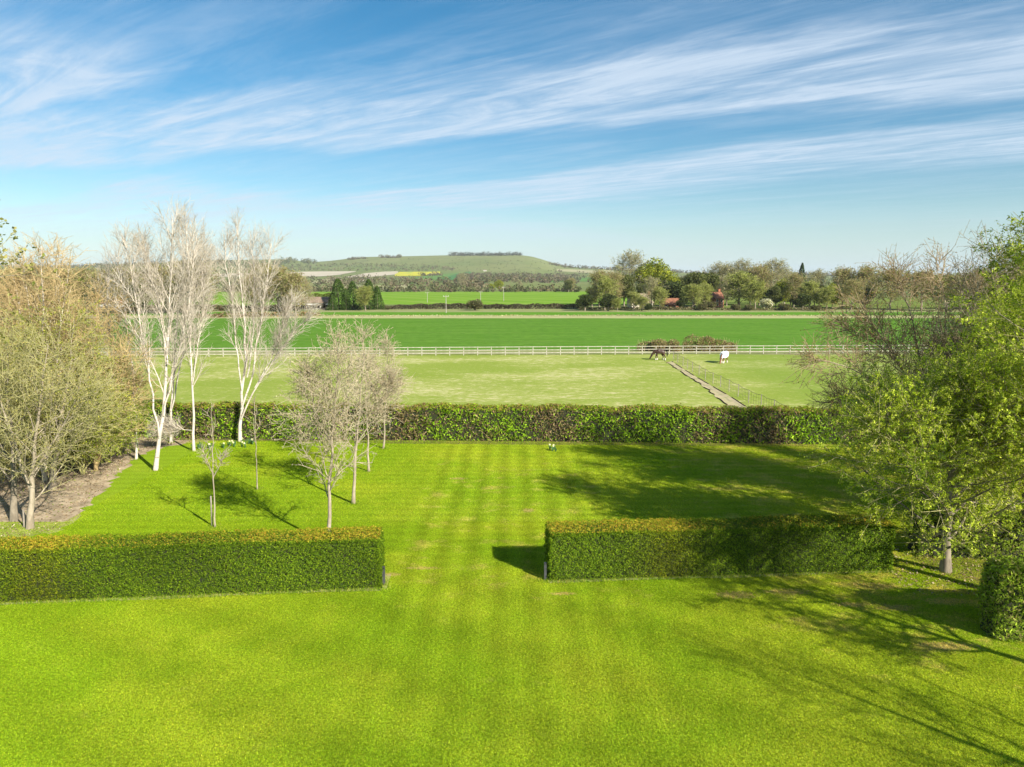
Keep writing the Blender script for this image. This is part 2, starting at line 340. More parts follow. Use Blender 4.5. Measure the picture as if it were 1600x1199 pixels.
o = mesh_obj('ground', V, F, M['ground'], smooth=True); tag(o, kind='structure')
# the rest of the plain: left, right and behind
mbk = MB(); R_ = 11000
mbk.add([(0, .5, -.06), (1.5, .5, -.06), (R_*3, R_, 60), (R_*3, -R_, -.06), (-R_*3, -R_, -.06), (-R_*3, R_, 60), (-1.5, .5, -.06)], [(1, 0, 4, 3), (1, 3, 2), (0, 6, 4), (6, 5, 4)])
o = mbk.build('plain', M['ground']); tag(o, kind='structure')

def hit(px, py):
    d = ray(px, py); ks = np.geomspace(250, 5200, 900)/d[1]; P = np.array([d*k for k in ks]); P[:, 2] += CAM_H
    hh = hgt(P[:, 0], P[:, 1]); b = np.nonzero(P[:, 2] <= hh)[0]
    if len(b) == 0: return None
    k = b[0]; return np.array([P[k, 0], P[k, 1], hh[k]])
def drape(name, top, bot, mat, nx=40, ny=8, lift=.5):
    """patch of land between two surveyed boundary lines, laid on the terrain"""
    x0, x1 = top[0][0], top[-1][0]; xs = np.linspace(x0, x1, nx); V = []; 
    tx = np.interp(xs, [p[0] for p in top], [p[1] for p in top]); bx = np.interp(xs, [p[0] for p in bot], [p[1] for p in bot])
    rr = random.Random(hash(name) % 1000 if False else len(name))
    for x, a, b_ in zip(xs, tx, bx):
        p, q = hit(x, a), hit(x, max(b_, a+.05))
        if p is None: p = q
        for k in range(ny):
            f = k/(ny-1); X = p*(1-f)+q*f; V.append([X[0], X[1], hgt(X[0], X[1])+lift])
    i, j = np.meshgrid(np.arange(nx-1), np.arange(ny-1), indexing='ij')
    F = np.stack([i*ny+j, i*ny+j+1, (i+1)*ny+j+1, (i+1)*ny+j], -1).reshape(-1, 4)
    return tag(mesh_obj(name, V, F, mat, smooth=True), kind='structure')
def sheet(name, pts, z, mat, jit=0, sub=1.0, seed=1):
    """flat sheet on the ground with an uneven edge"""
    rg = random.Random(seed); P = []
    for a, b_ in zip(pts, pts[1:]+pts[:1]):
        a = np.array(a[:2], float); b_ = np.array(b_[:2], float); n = max(1, int(np.linalg.norm(b_-a)/sub)) if jit else 1
        for k in range(n):
            p = a+(b_-a)*k/n; P.append((p[0]+rg.uniform(-jit, jit), p[1]+rg.uniform(-jit, jit), z))
    me = bpy.data.meshes.new(name); me.from_pydata(P, [], [tuple(range(len(P)))]); me.update()
    if me.polygons[0].normal.z < 0: me.flip_normals()
    me.materials.append(mat); o = bpy.data.objects.new(name, me); C.objects.link(o); return tag(o, kind='structure')
g2 = lambda a, b: tuple(G(a, b)[:2])
Yd = lambda py: G(800, py)[1]
sheet('lawn', [(-70, -25), (70, -25), (70, 47.5), (-70, 47.5)], 0.0, M['lawn'])
sheet('paddock', [(-150, 47.0), (150, 47.0), (150, 102), (-150, 104)], -.02, M['paddock'])
sheet('crop_field', [(-60, 105), (260, 102), (330, Yd(497.5)), (-110, Yd(497.5))], -.012, M['crop'])
sheet('rough_verge', [(-150, 101), (260, 99.5), (260, 104.5), (-150, 107)], -.004, M['verge'], .3, 3)
sheet('stubble_strip', [(-140, Yd(497.5)), (350, Yd(497.5)), (350, Yd(493)), (-140, Yd(493))], -.008, M['stubble'], .5, 6)
sheet('green_strip', [(-140, Yd(493)), (350, Yd(493)), (350, Yd(488)), (-140, Yd(488))], -.010, M['green_strip'])
sheet('rough_grass', [(-140, Yd(488)), (380, Yd(488)), (380, Yd(481)), (-140, Yd(481))], -.012, M['verge'])
sheet('far_field', [(-175, Yd(476)), (70, Yd(476)), (90, 640), (-260, 600)], -.010, M['far_field'])
sheet('orchard_grass', [(72, Yd(483)), (420, Yd(483)), (520, 420), (80, 420)], -.008, M['orchard'])
drape('chalk_field', [(320, 429), (400, 426.5), (500, 424.5), (556, 424.3)], [(320, 433), (400, 433), (500, 432.5), (530, 430), (556, 425)], M['chalk'])
drape('chalk_field', [(542, 433), (570, 427.5), (600, 425), (622, 424.5)], [(542, 434), (580, 433), (622, 429)], M['chalk'])
drape('tan_field', [(488, 440), (510, 436), (533, 434)], [(488, 444), (533, 442)], M['tan_field'])
drape('tan_field', [(460, 450), (520, 448), (640, 446)], [(460, 455), (520, 454), (640, 453)], M['tan_field'])
drape('rapeseed_field', [(617, 429), (624, 425.5), (688, 425)], [(617, 432), (660, 431.5), (688, 429)], M['rape'])
drape('hill_pasture', [(640, 435), (700, 428), (735, 424.5)], [(640, 444), (700, 441), (735, 430)], M['hill_green'])
drape('hill_pasture', [(690, 436), (715, 428), (736, 425)], [(690, 442), (715, 437), (736, 429)], M['hill_teal'], lift=.9)
drape('hill_pasture', [(725, 441), (760, 441)], [(725, 449), (760, 449)], M['hill_teal'])
drape('hill_pasture', [(845, 435), (880, 434.5), (930, 434)], [(845, 442), (880, 441), (930, 440)], M['hill_green'])
drape('hill_pasture', [(870, 421), (960, 423)], [(870, 424), (960, 430)], M['tan_field'])
drape('hill_pasture', [(1120, 430), (1170, 430)], [(1120, 434), (1170, 434)], M['hill_green'])
# soil beds
bedL = [g2(-60, 880), g2(0, 850), g2(95, 828), g2(128, 800), g2(150, 775), g2(180, 745), g2(205, 722), g2(232, 705), g2(262, 697), g2(330, 689), g2(330, 680), g2(100, 680), g2(-300, 700), g2(-400, 850)]
sheet('soil_bed', bedL, .004, M['soil'], .30, .35, 3)
sheet('hedge_bed', [g2(230, 687), g2(600, 693), g2(700, 694), g2(1100, 697), g2(1420, 697), g2(1420, 686), g2(1000, 684), g2(500, 682), g2(260, 680)], .006, M['soil_dark'], .10, .5, 4)
sheet('soil_bed', [g2(1420, 872), g2(1450, 888), g2(1490, 902), g2(1560, 925), g2(1640, 950), g2(1720, 960), g2(1720, 860), g2(1500, 860)], .004, M['soil_dark'], .08, .4, 5)
# ------------------------------------------------------------------ foliage generators
def leaf_quads(rng, P, size, aspect=.6, N=None, spread=1.0):
    """rhombic leaves at P; N = preferred normals"""
    n = len(P); d = rng.normal(size=(n, 3))
    if N is not None: d = N+d*spread
    d /= np.linalg.norm(d, axis=1, keepdims=True)+1e-9
    a = rng.normal(size=(n, 3)); u = np.cross(d, a); u /= np.linalg.norm(u, axis=1, keepdims=True)+1e-9; v = np.cross(d, u)
    s = (size*rng.uniform(.6, 1.3, n))[:, None]
    V = np.stack([P-u*s*.5, P-v*s*aspect*.5+d*s*.08, P+u*s*.5, P+v*s*aspect*.5+d*s*.08], 1).reshape(-1, 3)
    F = np.arange(n*4).reshape(-1, 4); return V, F
def rep4(c): return np.repeat(c, 4, axis=0)
def vary(rng, cols, n, w=None, dv=.18):
    cols = np.array(cols, float); k = rng.choice(len(cols), n, p=w); c = cols[k]*(1+rng.normal(size=(n, 1))*dv)
    return np.clip(c, .004, .95)
def tubes(P, R, S):
    N, K, _ = P.shape
    T = np.empty_like(P); T[:, 1:-1] = P[:, 2:]-P[:, :-2]; T[:, 0] = P[:, 1]-P[:, 0]; T[:, -1] = P[:, -1]-P[:, -2]
    T /= np.linalg.norm(T, axis=2, keepdims=True)+1e-9
    ref = np.broadcast_to(np.array([.27, .93, .11]), T.shape); U = np.cross(T, ref); U /= np.linalg.norm(U, axis=2, keepdims=True)+1e-9
    Vv = np.cross(T, U); a = np.arange(S)*2*np.pi/S
    ring = U[:, :, None, :]*np.cos(a)[:, None]+Vv[:, :, None, :]*np.sin(a)[:, None]
    V = (P[:, :, None, :]+ring*R[:, :, None, None]).reshape(-1, 3)
    n, k, s = np.meshgrid(np.arange(N), np.arange(K-1), np.arange(S), indexing='ij')
    b = n*K*S+k*S; F = np.stack([b+s, b+(s+1) % S, b+S+(s+1) % S, b+S+s], -1).reshape(-1, 4)
    return V, F
def join(parts):
    V, F, n = [], [], 0
    for v, f in parts: V.append(v); F.append(f+n); n += len(v)
    return np.vstack(V), np.vstack(F)
def resample(pts, K):
    pts = np.array(pts, float); d = np.r_[0, np.cumsum(np.linalg.norm(np.diff(pts, axis=0), axis=1))]; s = np.linspace(0, d[-1], K)
    P = np.stack([np.interp(s, d, pts[:, i]) for i in range(3)], 1)
    for _ in range(2): P[1:-1] = (P[:-2]+2*P[1:-1]+P[2:])/4
    return P
def kids(rng, P, R, n, t0=.25, t1=1., ang=45, angv=12, L=2., lv=.3, shape=None, up=.1, wig=.15, K=5, rr=.55, rmin=.004, tip=.35, flat=0, bias=None):
    N, PK, _ = P.shape; tt = (np.arange(n)+rng.uniform(0, 1, (N, n)))/n; f = t0+(t1-t0)*tt; x = f*(PK-1)
    i0 = np.clip(x.astype(int), 0, PK-2); fr = (x-i0)[..., None]; idx = np.arange(N)[:, None]
    A, B = P[idx, i0], P[idx, i0+1]; pos = A*(1-fr)+B*fr; T = B-A; T /= np.linalg.norm(T, axis=2, keepdims=True)+1e-9
    r = R[idx, i0]*(1-fr[..., 0])+R[idx, i0+1]*fr[..., 0]
    ref = rng.normal(size=(N, 1, 3)); ref = np.broadcast_to(ref, T.shape); U = np.cross(T, ref); U /= np.linalg.norm(U, axis=2, keepdims=True)+1e-9; Vv = np.cross(T, U)
    phi = (np.arange(n)*2.399)[None]+rng.uniform(-.6, .6, (N, n)); a = np.radians(ang+rng.normal(size=(N, n))*angv)
    D = T*np.cos(a)[..., None]+(U*np.cos(phi)[..., None]+Vv*np.sin(phi)[..., None])*np.sin(a)[..., None]
    if bias is not None: D = D+np.array(bias)
    if flat: D[..., 2] *= (1-flat)
    D /= np.linalg.norm(D, axis=2, keepdims=True)
    ln = (L[:, None] if isinstance(L, np.ndarray) else L)*(1+rng.uniform(-lv, lv, (N, n)))*(shape(f) if shape else 1)
    M_ = N*n; pos = pos.reshape(M_, 3); D = D.reshape(M_, 3); ln = ln.reshape(M_); r = r.reshape(M_)
    Q = np.empty((M_, K, 3)); Q[:, 0] = pos
    for k in range(1, K):
        Q[:, k] = Q[:, k-1]+D*(ln/(K-1))[:, None]
        D = D+np.array([0, 0, up])+rng.normal(size=(M_, 3))*wig; D /= np.linalg.norm(D, axis=1, keepdims=True)
    r0 = np.maximum(r*rr, rmin); RR = r0[:, None]*np.linspace(1, tip, K)[None]; return Q, np.maximum(RR, rmin*.6)
sh_oval = lambda f: np.clip(1.25*np.sin(np.pi*np.clip(f, 0, 1)**.8*.92+.18), .25, 1.3)
sh_dome = lambda f: np.clip(1.15-.7*f**2, .3, 1.2)
sh_cone = lambda f: np.clip(1.15-f*.9, .15, 1.2)
sh_flat = lambda f: np.ones_like(f)
sh_up = lambda f: .55+.6*np.sin(np.pi*np.clip(f, 0, 1)*.75)
def tree_geo(seed, stems, lv, S=(8, 5, 4, 3, 3), r0=.15, rt=.03):
    """stems: list of point lists (absolute); returns list of levels (P,R)"""
    rng = np.random.default_rng(seed); K = 14
    P = np.stack([resample(s[0] if isinstance(s, tuple) else s, K) for s in stems])
    rads = [s[1] if isinstance(s, tuple) else r0 for s in stems]
    P[:, 1:-1] += rng.normal(size=(len(stems), K-2, 3))*.007*np.linalg.norm(P[:, -1]-P[:, 0], axis=1)[:, None, None]*np.array([1, 1, .3])*.5
    f = np.linspace(0, 1, K); R = np.stack([rt+(r-rt)*(1-f)**1.25+(r*.30*np.exp(-f*K*1.3) if q == 0 else 0) for q, r in enumerate(rads)])
    L = [(P, R)]
    for q, a in enumerate(lv):
        if q == 2: a['K'] = 2
        if q == 1: a['K'] = 4
    sl = np.linalg.norm(P[:, -1]-P[:, 0], axis=1); rel = np.clip(sl/sl.max()*1.15, .22, 1.)
    for q, a in enumerate(lv):
        a = dict(a)
        if q == 0: a['L'] = a['L']*rel
        L.append(kids(rng, *L[-1], **a))
    return rng, L
def make_tree(name, label, cat, base, stems, lv, mats, leaves=None, split=2, seed=1, group=None, r0=.15, rt=.03, lmat='leaf', S=(9, 5, 4, 3, 3)):
    base = np.array(base, float); root = thing(name, label, cat, tuple(base), 0, group)
    st2 = [((np.array(s[0])-base, s[1]) if isinstance(s, tuple) else np.array(s)-base) for s in stems]
    rng, L = tree_geo(seed, st2, lv, r0=r0, rt=rt)
    V, F = tubes(*L[0], S[0]); mesh_obj('trunk', V, F, mats[0], root, smooth=True)
    if len(L) > split and split > 1:
        V, F = join([tubes(*L[q], S[q]) for q in range(1, split)]); mesh_obj('branches', V, F, mats[1], root, smooth=True)
    V, F = join([tubes(*L[q], S[min(q, len(S)-1)]) for q in range(split, len(L))]); mesh_obj('twigs', V, F, mats[2], root, kind='stuff')
    if leaves: add_leaves(rng, L, root, leaves, lmat)
    return root
def add_leaves(rng, L, root, lf, lmat):
    Ps = []
    for lev in lf.get('levels', (-1,)):
        P, R = L[lev]; n = lf['n']; N, K, _ = P.shape
        x = rng.uniform(lf.get('t0', .2), 1, (N, n))*(K-1); i0 = np.clip(x.astype(int), 0, K-2); fr = (x-i0)[..., None]; idx = np.arange(N)[:, None]
        Ps.append((P[idx, i0]*(1-fr)+P[idx, i0+1]*fr).reshape(-1, 3))
    P = np.vstack(Ps); P += rng.normal(size=P.shape)*lf.get('jit', .04)
    if 'clip' in lf: P = P[lf['clip'](P)]
    nv = 3 if lf['size'] < .13 else 4
    V, F = leaf_quads(rng, P, lf['size']*(1.25 if nv == 3 else 1), lf.get('aspect', .6))
    if nv == 3: V = V.reshape(-1, 4, 3)[:, :3].reshape(-1, 3)+0; F = np.arange(len(P)*3).reshape(-1, 3)
    col = vary(rng, lf['cols'], len(P), lf.get('w'))
    if lf.get('tone'): col = col*(1+.25*np.sin(P[:, :1]*1.7+P[:, 2:]*1.3)*np.sin(P[:, 1:2]*1.9))
    mesh_obj(lf.get('name', 'leaves'), V, F, M[lmat], root, col=np.repeat(col, nv, axis=0), kind='stuff')
def stem_px(base, pts, seed=0, dy=0.0):
    """surveyed stem: picture points read at the tree's own distance, bowed forward or back by dy metres at the tip"""
    rg = random.Random(seed); out = []
    for k, (a, b_) in enumerate(pts):
        f = k/(len(pts)-1) if len(pts) > 1 else 0; Y = base[1]+dy*f
        out.append(W(a, b_, Y))
    return out
# ------------------------------------------------------------------ clipped hedges
def hedge(name, label, a, b, depth, height, dens, size, colf, mat='leaf', seed=1, rnd=.16, rough=.05, h2=None, core=True, aspect=.55, spread=.8, front_only=False):
    """a,b: ends of the front foot line; depth goes to the left of a->b"""
    rng = np.random.default_rng(seed); a = np.array(a[:2], float); b = np.array(b[:2], float); L = np.linalg.norm(b-a); e = (b-a)/L; nrm = np.array([-e[1], e[0]])
    ang = math.atan2(e[1], e[0]); root = thing(name, label, 'hedge', (a[0], a[1], 0), ang)
    h2 = height if h2 is None else h2
    areas = np.array([L*height, L*height*.2, L*depth, depth*height, depth*height]); n = (areas*dens).astype(int); P, N = [], []
    for q, k in enumerate(n):
        s, v = rng.uniform(0, 1, k), rng.uniform(0, 1, k); z = np.zeros(k); one = np.ones(k)
        if q == 0: p = [s*L, z, v]; nn = [0, -1, 0]
        if q == 1: p = [s*L, one*depth, v]; nn = [0, 1, 0]
        if q == 2: p = [s*L, v*depth, one]; nn = [0, 0, 1]
        if q == 3: p = [z, s*depth, v]; nn = [-1, 0, 0]
        if q == 4: p = [one*L, s*depth, v]; nn = [1, 0, 0]
        P.append(np.stack(p, 1)); N.append(np.tile(nn, (k, 1)))
    P, N = np.vstack(P), np.vstack(N).astype(float); hh = height+(h2-height)*P[:, 0]/L
    hh = hh+rough*(np.sin(P[:, 0]*.9+seed)+.6*np.sin(P[:, 0]*2.3+1)); P[:, 2] *= hh
    # rounded arrises
    lo = np.array([rnd, rnd, 0]); hi = np.stack([np.full(len(P), L-rnd), np.full(len(P), depth-rnd), hh-rnd], 1)
    Q = np.minimum(np.maximum(P, lo), hi); D = P-Q; dl = np.linalg.norm(D, axis=1, keepdims=True)+1e-9; P = Q+D/dl*np.minimum(dl, rnd); N = N*.6+D/dl*.6
    def und(p): return np.sin(p[:, 0]*1.3+seed)*np.sin(p[:, 2]*2.1+p[:, 1]*1.7)+.7*np.sin(p[:, 0]*3.7+p[:, 2]*2.9+seed)
    P += N*(und(P)*rough)[:, None]-N*(rng.uniform(0, 1, len(P))**1.5*(.19 if size < .09 else .30)+.028*np.sin(P[:, 0]*17+P[:, 2]*5+3*np.sin(P[:, 0]*.9))*np.sin(P[:, 2]*19+P[:, 1]*15))[:, None]
    col = colf(rng, P, N, hh, L, depth)
    sh_ = rng.uniform(size=len(P)) < .012; P[sh_] += (N*rng.uniform(.03, .13, (len(P), 1)))[sh_]
    V, F = leaf_quads(rng, P, size*1.3, aspect*1.15, N, spread)
    V = V.reshape(-1, 4, 3)[:, :3].reshape(-1, 3); mesh_obj('foliage', V, np.arange(len(V)).reshape(-1, 3), M[mat], root, col=np.repeat(col, 3, axis=0), kind='stuff')
    # woody core
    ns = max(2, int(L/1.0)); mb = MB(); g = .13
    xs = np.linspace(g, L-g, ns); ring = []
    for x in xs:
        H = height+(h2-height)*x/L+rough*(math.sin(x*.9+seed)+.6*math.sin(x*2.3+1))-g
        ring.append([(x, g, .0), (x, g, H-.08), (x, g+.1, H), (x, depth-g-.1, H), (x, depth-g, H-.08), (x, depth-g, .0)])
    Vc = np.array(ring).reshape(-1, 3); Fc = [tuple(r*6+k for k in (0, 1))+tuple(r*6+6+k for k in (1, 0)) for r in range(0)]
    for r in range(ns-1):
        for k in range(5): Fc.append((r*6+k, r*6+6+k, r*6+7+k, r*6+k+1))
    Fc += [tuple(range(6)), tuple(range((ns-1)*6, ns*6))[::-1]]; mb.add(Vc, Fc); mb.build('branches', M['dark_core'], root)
    return root
def yew(rng, P, N, hh, L, depth):
    n = len(P); c = vary(rng, [(.110, .180, .008), (.070, .125, .008), (.190, .260, .012), (.034, .064, .006)], n, [.4, .3, .2, .1], .2)
    f = np.sin(P[:, 0]*.8+1)*np.sin(P[:, 2]*1.5+P[:, 0]*.3); c *= (1.08+.22*f)[:, None]; c[:, 0] *= 1+.3*np.exp(-((P[:, 0]-4.3)/1.1)**2)
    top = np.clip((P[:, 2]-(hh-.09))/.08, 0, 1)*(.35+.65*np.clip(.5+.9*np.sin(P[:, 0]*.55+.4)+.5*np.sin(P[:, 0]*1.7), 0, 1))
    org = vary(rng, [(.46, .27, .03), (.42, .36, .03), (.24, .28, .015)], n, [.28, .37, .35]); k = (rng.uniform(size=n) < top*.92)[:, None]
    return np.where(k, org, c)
fl, fr = G(-160, 950), G(597, 920)
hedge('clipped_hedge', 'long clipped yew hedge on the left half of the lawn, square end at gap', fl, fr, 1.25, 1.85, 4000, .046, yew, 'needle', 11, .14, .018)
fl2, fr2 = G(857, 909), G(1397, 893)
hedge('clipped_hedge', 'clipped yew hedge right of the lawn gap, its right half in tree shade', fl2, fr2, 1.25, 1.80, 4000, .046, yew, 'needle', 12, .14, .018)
def mixed(green_w=1.):
    def f(rng, P, N, hh, L, depth):
        n = len(P); q = np.sin(P[:, 0]*.55+2)+.8*np.sin(P[:, 0]*1.31+.5)+.6*np.sin(P[:, 0]*.23)+.45*np.sin(P[:, 2]*2.3+P[:, 0]); gr = vary(rng, [(.27, .44, .015), (.17, .31, .012), (.38, .53, .035)], n, [.45, .35, .2])
        br = vary(rng, [(.27, .19, .09), (.40, .30, .16), (.21, .20, .06), (.15, .09, .06)], n, [.35, .2, .3, .15]); k = rng.uniform(size=n) < np.clip(.60+.30*q*green_w, .15, .95)
        c = np.where(k[:, None], gr, br)*(1+.35*np.sin(P[:, 0]*5.1+2*np.sin(P[:, 0]*.7))*np.sin(P[:, 2]*6.3+P[:, 0]))[:, None]; top = P[:, 2] > hh-.14
        tp = vary(rng, [(.30, .30, .03), (.22, .30, .02), (.34, .22, .07)], n); return np.where((top & (rng.uniform(size=n) < .7))[:, None], tp, c)
    return f
hedge('boundary_hedge', 'long mixed green and brown hedge along the far edge of the lawn', G(226, 685), G(1480, 697), 1.5, 2.25, 330, .15, mixed(), 'leaf', 21, .2, .05, spread=1.0)
hedge('boundary_hedge', 'shadowy green hedge behind the birches and shrubs at the far left', G(-420, 708), G(222, 684), 1.5, 2.2, 200, .17, mixed(.6), 'leaf', 22, .2, .06)
def beech(rng, P, N, hh, L, depth):
    n = len(P); return vary(rng, [(.32, .42, .035), (.22, .31, .03), (.36, .32, .10), (.16, .20, .04)], n, [.4, .3, .15, .15])
hedge('low_hedge', 'leafy beech hedge behind the bare earth bed under the right hand tree', G(1432, 872), G(1760, 880), 1.1, 1.7, 500, .11, beech, 'leaf', 23, .2, .05)
hedge('hedge_stub', 'bright leaved beech hedge end at the right edge of the frame, nearest the camera', G(1552, 1003), G(1900, 1005), .95, 2.3, 1300, .10, beech, 'leaf', 24, .3, .06, spread=1.1)
# worn soil edge of the two yew hedges
def edge_strip(a, b, off, wd, seed):
    a = np.array(a[:2]); b = np.array(b[:2]); e = (b-a)/np.linalg.norm(b-a); n = np.array([e[1], -e[0]]); rg = random.Random(seed); N = int(np.linalg.norm(b-a)/.25)
    P = [a+(b-a)*k/N-n*.25 for k in range(N+1)]+[a+(b-a)*k/N+n*(off+wd*(.4+.6*rg.random()+.5*math.sin(k*.21+seed))) for k in range(N, -1, -1)]
    me = bpy.data.meshes.new('edge_soil'); m = N+1; V = [(p[0], p[1], .006) for p in P]; me.from_pydata(V, [], [(k, 2*m-1-k, 2*m-2-k, k+1) for k in range(N)]); me.materials.append(M['edge_soil'])
    o = bpy.data.objects.new('edge_soil', me); C.objects.link(o); tag(o, kind='structure')
edge_strip(fl, fr, .03, .11, 1); edge_strip(fl2, fr2, .03, .10, 2)
edge_strip((fr[0], fr[1]), (fr[0]+.05, fr[1]+1.2), .02, .16, 3)
# bollards
def bollard(label, p):
    r = thing('bollard_light', label, 'bollard', (p[0], p[1], 0)); mb = MB(); mb.box((0, 0, .29), (.085, .085, .58)); mb.build('post', M['metal_grey'], r)
    mb = MB(); mb.box((0, 0, .60), (.078, .078, .035)); mb.build('lamp_window', M['glass'], r); mb = MB(); mb.box((0, 0, .628), (.095, .095, .02)); mb.build('cap', M['metal_grey'], r)
    mb = MB(); mb.box((0, 0, .01), (.14, .14, .02)); mb.build('base_plate', M['metal_dark'], r)
bollard('dark metal bollard at the end of the left clipped hedge', G(600, 913))
bollard('black bollard in the shade of the right clipped hedge', G(852, 906))
# ------------------------------------------------------------------ rail fence across the paddock
fA, fB = G(-250, 560.5), G(1460, 551.5); fA = fA[:2]; fB = fB[:2]
fr_ = thing('rail_fence', 'long pale three rail fence between the paddock and the green crop field', 'fence'); Lf = np.linalg.norm(fB-fA); ef = (fB-fA)/Lf; af = math.atan2(ef[1], ef[0]); nb = int(Lf/1.92); rg = random.Random(5)
pm = MB(); pm.box((0, 0, .62), (.09, .11, 1.24)); p0 = None
rm = {}
for k in range(nb+1):
    p = fA+ef*Lf*k/nb
    if p0 is None: p0 = pm.build('post', M['white_paint'], fr_); q = p0
    else: q = p0.copy(); C.objects.link(q)
    q.location = (p[0], p[1], -.03); q.rotation_euler = (rg.uniform(-.02, .02), rg.uniform(-.02, .02), af)
r0_ = None
nr = nb//2
for k in range(nr):
    a = fA+ef*Lf*(2*k)/nb; c = a+ef*Lf/nb
    for z in (.32, .72, 1.14):
        if r0_ is None: mb = MB(); mb.box((0, -.08, 0), (Lf/nb*2-.01, .04, .085)); r0_ = mb.build('rail', M['white_paint'], fr_); q = r0_
        else: q = r0_.copy(); C.objects.link(q)
        q.location = (c[0], c[1], z+rg.uniform(-.012, .012)); q.rotation_euler = (0, rg.uniform(-.004, .004), af)
# ------------------------------------------------------------------ mesh fence running into the paddock
wp = [(1052, 562), (1059, 567), (1067, 572), (1074, 576), (1082, 581), (1092, 587), (1102, 593.5), (1114, 600), (1125.5, 605), (1139, 612), (1153, 620), (1169.5, 630), (1189, 638), (1209, 647), (1232, 658)]
WP = [G(*p) for p in wp]; wf = thing('mesh_fence', 'thin sagging wire mesh fence running down the paddock beside the worn track', 'fence')
for k, p in enumerate(WP):
    mb = MB(); h = 1.15; mb.cyl((0, 0, 0), (rg.uniform(-.03, .03), 0, h), .038, .034, 6); q = mb.build('post', M['post_wood'], wf); q.location = tuple(p)
for k in range(len(WP)-1):
    a, b_ = WP[k], WP[k+1]; mb = MB(); n = 4
    for z, r in ((1.12, .017), (.78, .007), (.45, .007), (.12, .007)):
        sag = .10 if z > 1 else .03
        pts = [a+(b_-a)*j/n+np.array([0, 0, z-sag*4*(j/n)*(1-j/n)]) for j in range(n+1)]
        for j in range(n): mb.cyl(pts[j], pts[j+1], r, r, 4)
    m = max(3, int(np.linalg.norm(b_-a)/.45))
    for j in range(1, m): x = a+(b_-a)*j/m; mb.cyl(x+[0, 0, .05], x+[0, 0, 1.05], .008, .008, 3)
    mb.build('mesh_panel', M['dark_post'], wf)
# worn track with dark edges: turf lip and shadow line in one
tl = [(1043, 566), (1059, 577), (1075, 588), (1093, 600), (1109, 612), (1122, 623), (1133, 631), (1152, 645)]; tr = [(1050, 565), (1068, 577), (1089, 590), (1110, 602), (1127, 612), (1145, 622), (1164, 635), (1184, 645)]
TL = [G(*p) for p in tl]; TR = [G(*p) for p in tr]
TLr = resample(TL, 40); TRr = resample(TR, 40); n = 40; TLr[:, 0] += np.random.default_rng(3).normal(size=40)*.12
Vt = np.vstack([TLr, TRr]); Vt[:, 2] = .003; mesh_obj('worn_track', Vt, np.array([(k, n+k, n+k+1, k+1) for k in range(n-1)]), M['track']); tag(bpy.data.objects['worn_track'], kind='structure')
mb = MB()
for side in (TLr, TRr):
    for k in range(n-1):
        if (k*7+len(mb.V)) % 9 < 5: mb.cyl(side[k]+[0, 0, .02], side[k+1]+[0, 0, .02], .04, .04, 5)
o = mb.build('turf_edge_shadow', M['soil_dark']); tag(o, kind='stuff')  # dark soil colour also stands in for edge shading and a tape's shadow
# ------------------------------------------------------------------ birches
def birch(label, base_px, stems, seed, n1=19, L1=2.6, top=True, dens=1., r0=.17):
    b = G(*base_px); S = []
    for q, (pts, r, dy) in enumerate(stems): S.append((stem_px(b, pts, seed+q, dy), r*.60))
    lv = [dict(n=n1, t0=.26, t1=.97, ang=20, angv=6, L=L1*.95, lv=.3, up=.07, wig=.04, K=7, rr=.50, rmin=.018, shape=lambda f: np.clip(1.12-.75*f**2.2, .2, 1.2)),
          dict(n=int(10*dens), t0=.12, t1=1, ang=30, angv=10, L=.85, lv=.35, up=.11, wig=.07, K=5, rr=.5, rmin=.012),
          dict(n=5, t0=.1, t1=1, ang=30, angv=12, L=.45, lv=.4, up=.04, wig=.13, K=4, rr=.6, rmin=.0068)]
    make_tree('birch_tree', label, 'tree', b, S, lv, (M['birch_bark'], M['birch_limb'], M['birch_twig']),
              dict(n=2, size=.045, cols=[(.40, .34, .20), (.50, .44, .28), (.30, .24, .15)], jit=.02, name='catkins', aspect=.5), 2, seed, 'white stemmed birches', rt=.022)
birch('big white birch with a thick leaning trunk, nearest of the left clump', (243, 735),
      [([(243, 735), (249, 690), (256, 640), (262, 560), (266, 470), (268, 400), (269, 340)], .19, .3),
       ([(249, 685), (240, 620), (229, 560), (217, 490), (205, 430), (192, 375)], .10, -.8), ([(256, 650), (268, 590), (288, 520), (298, 450), (306, 385)], .09, 1.), ([(262, 570), (254, 500), (238, 440), (222, 380)], .07, .8)], 31)
birch('slender birch at the left rim of the clump by the bare earth', (213, 718),
      [([(213, 718), (211, 665), (210, 610), (204, 540), (192, 470), (182, 400)], .11, .3), ([(212, 655), (200, 620), (180, 570), (168, 500), (170, 420)], .07, 1.)], 32, 14, 2.0)
birch('middle birch half hidden behind the big leaning one', (267, 692),
      [([(267, 692), (267, 640), (272, 590), (274, 520), (286, 430), (283, 345)], .13, .4), ([(268, 640), (280, 580), (296, 510), (312, 430), (316, 375)], .09, -.6)], 33)
birch('straight birch at the right of the left clump, thin low side limbs', (303, 705),
      [([(303, 705), (302, 640), (299, 560), (296, 470), (294, 400), (290, 345)], .13, .2), ([(303, 673), (280, 671), (256, 672)], .035, .2), ([(301, 600), (310, 540), (318, 470), (322, 400)], .06, .6)], 34)
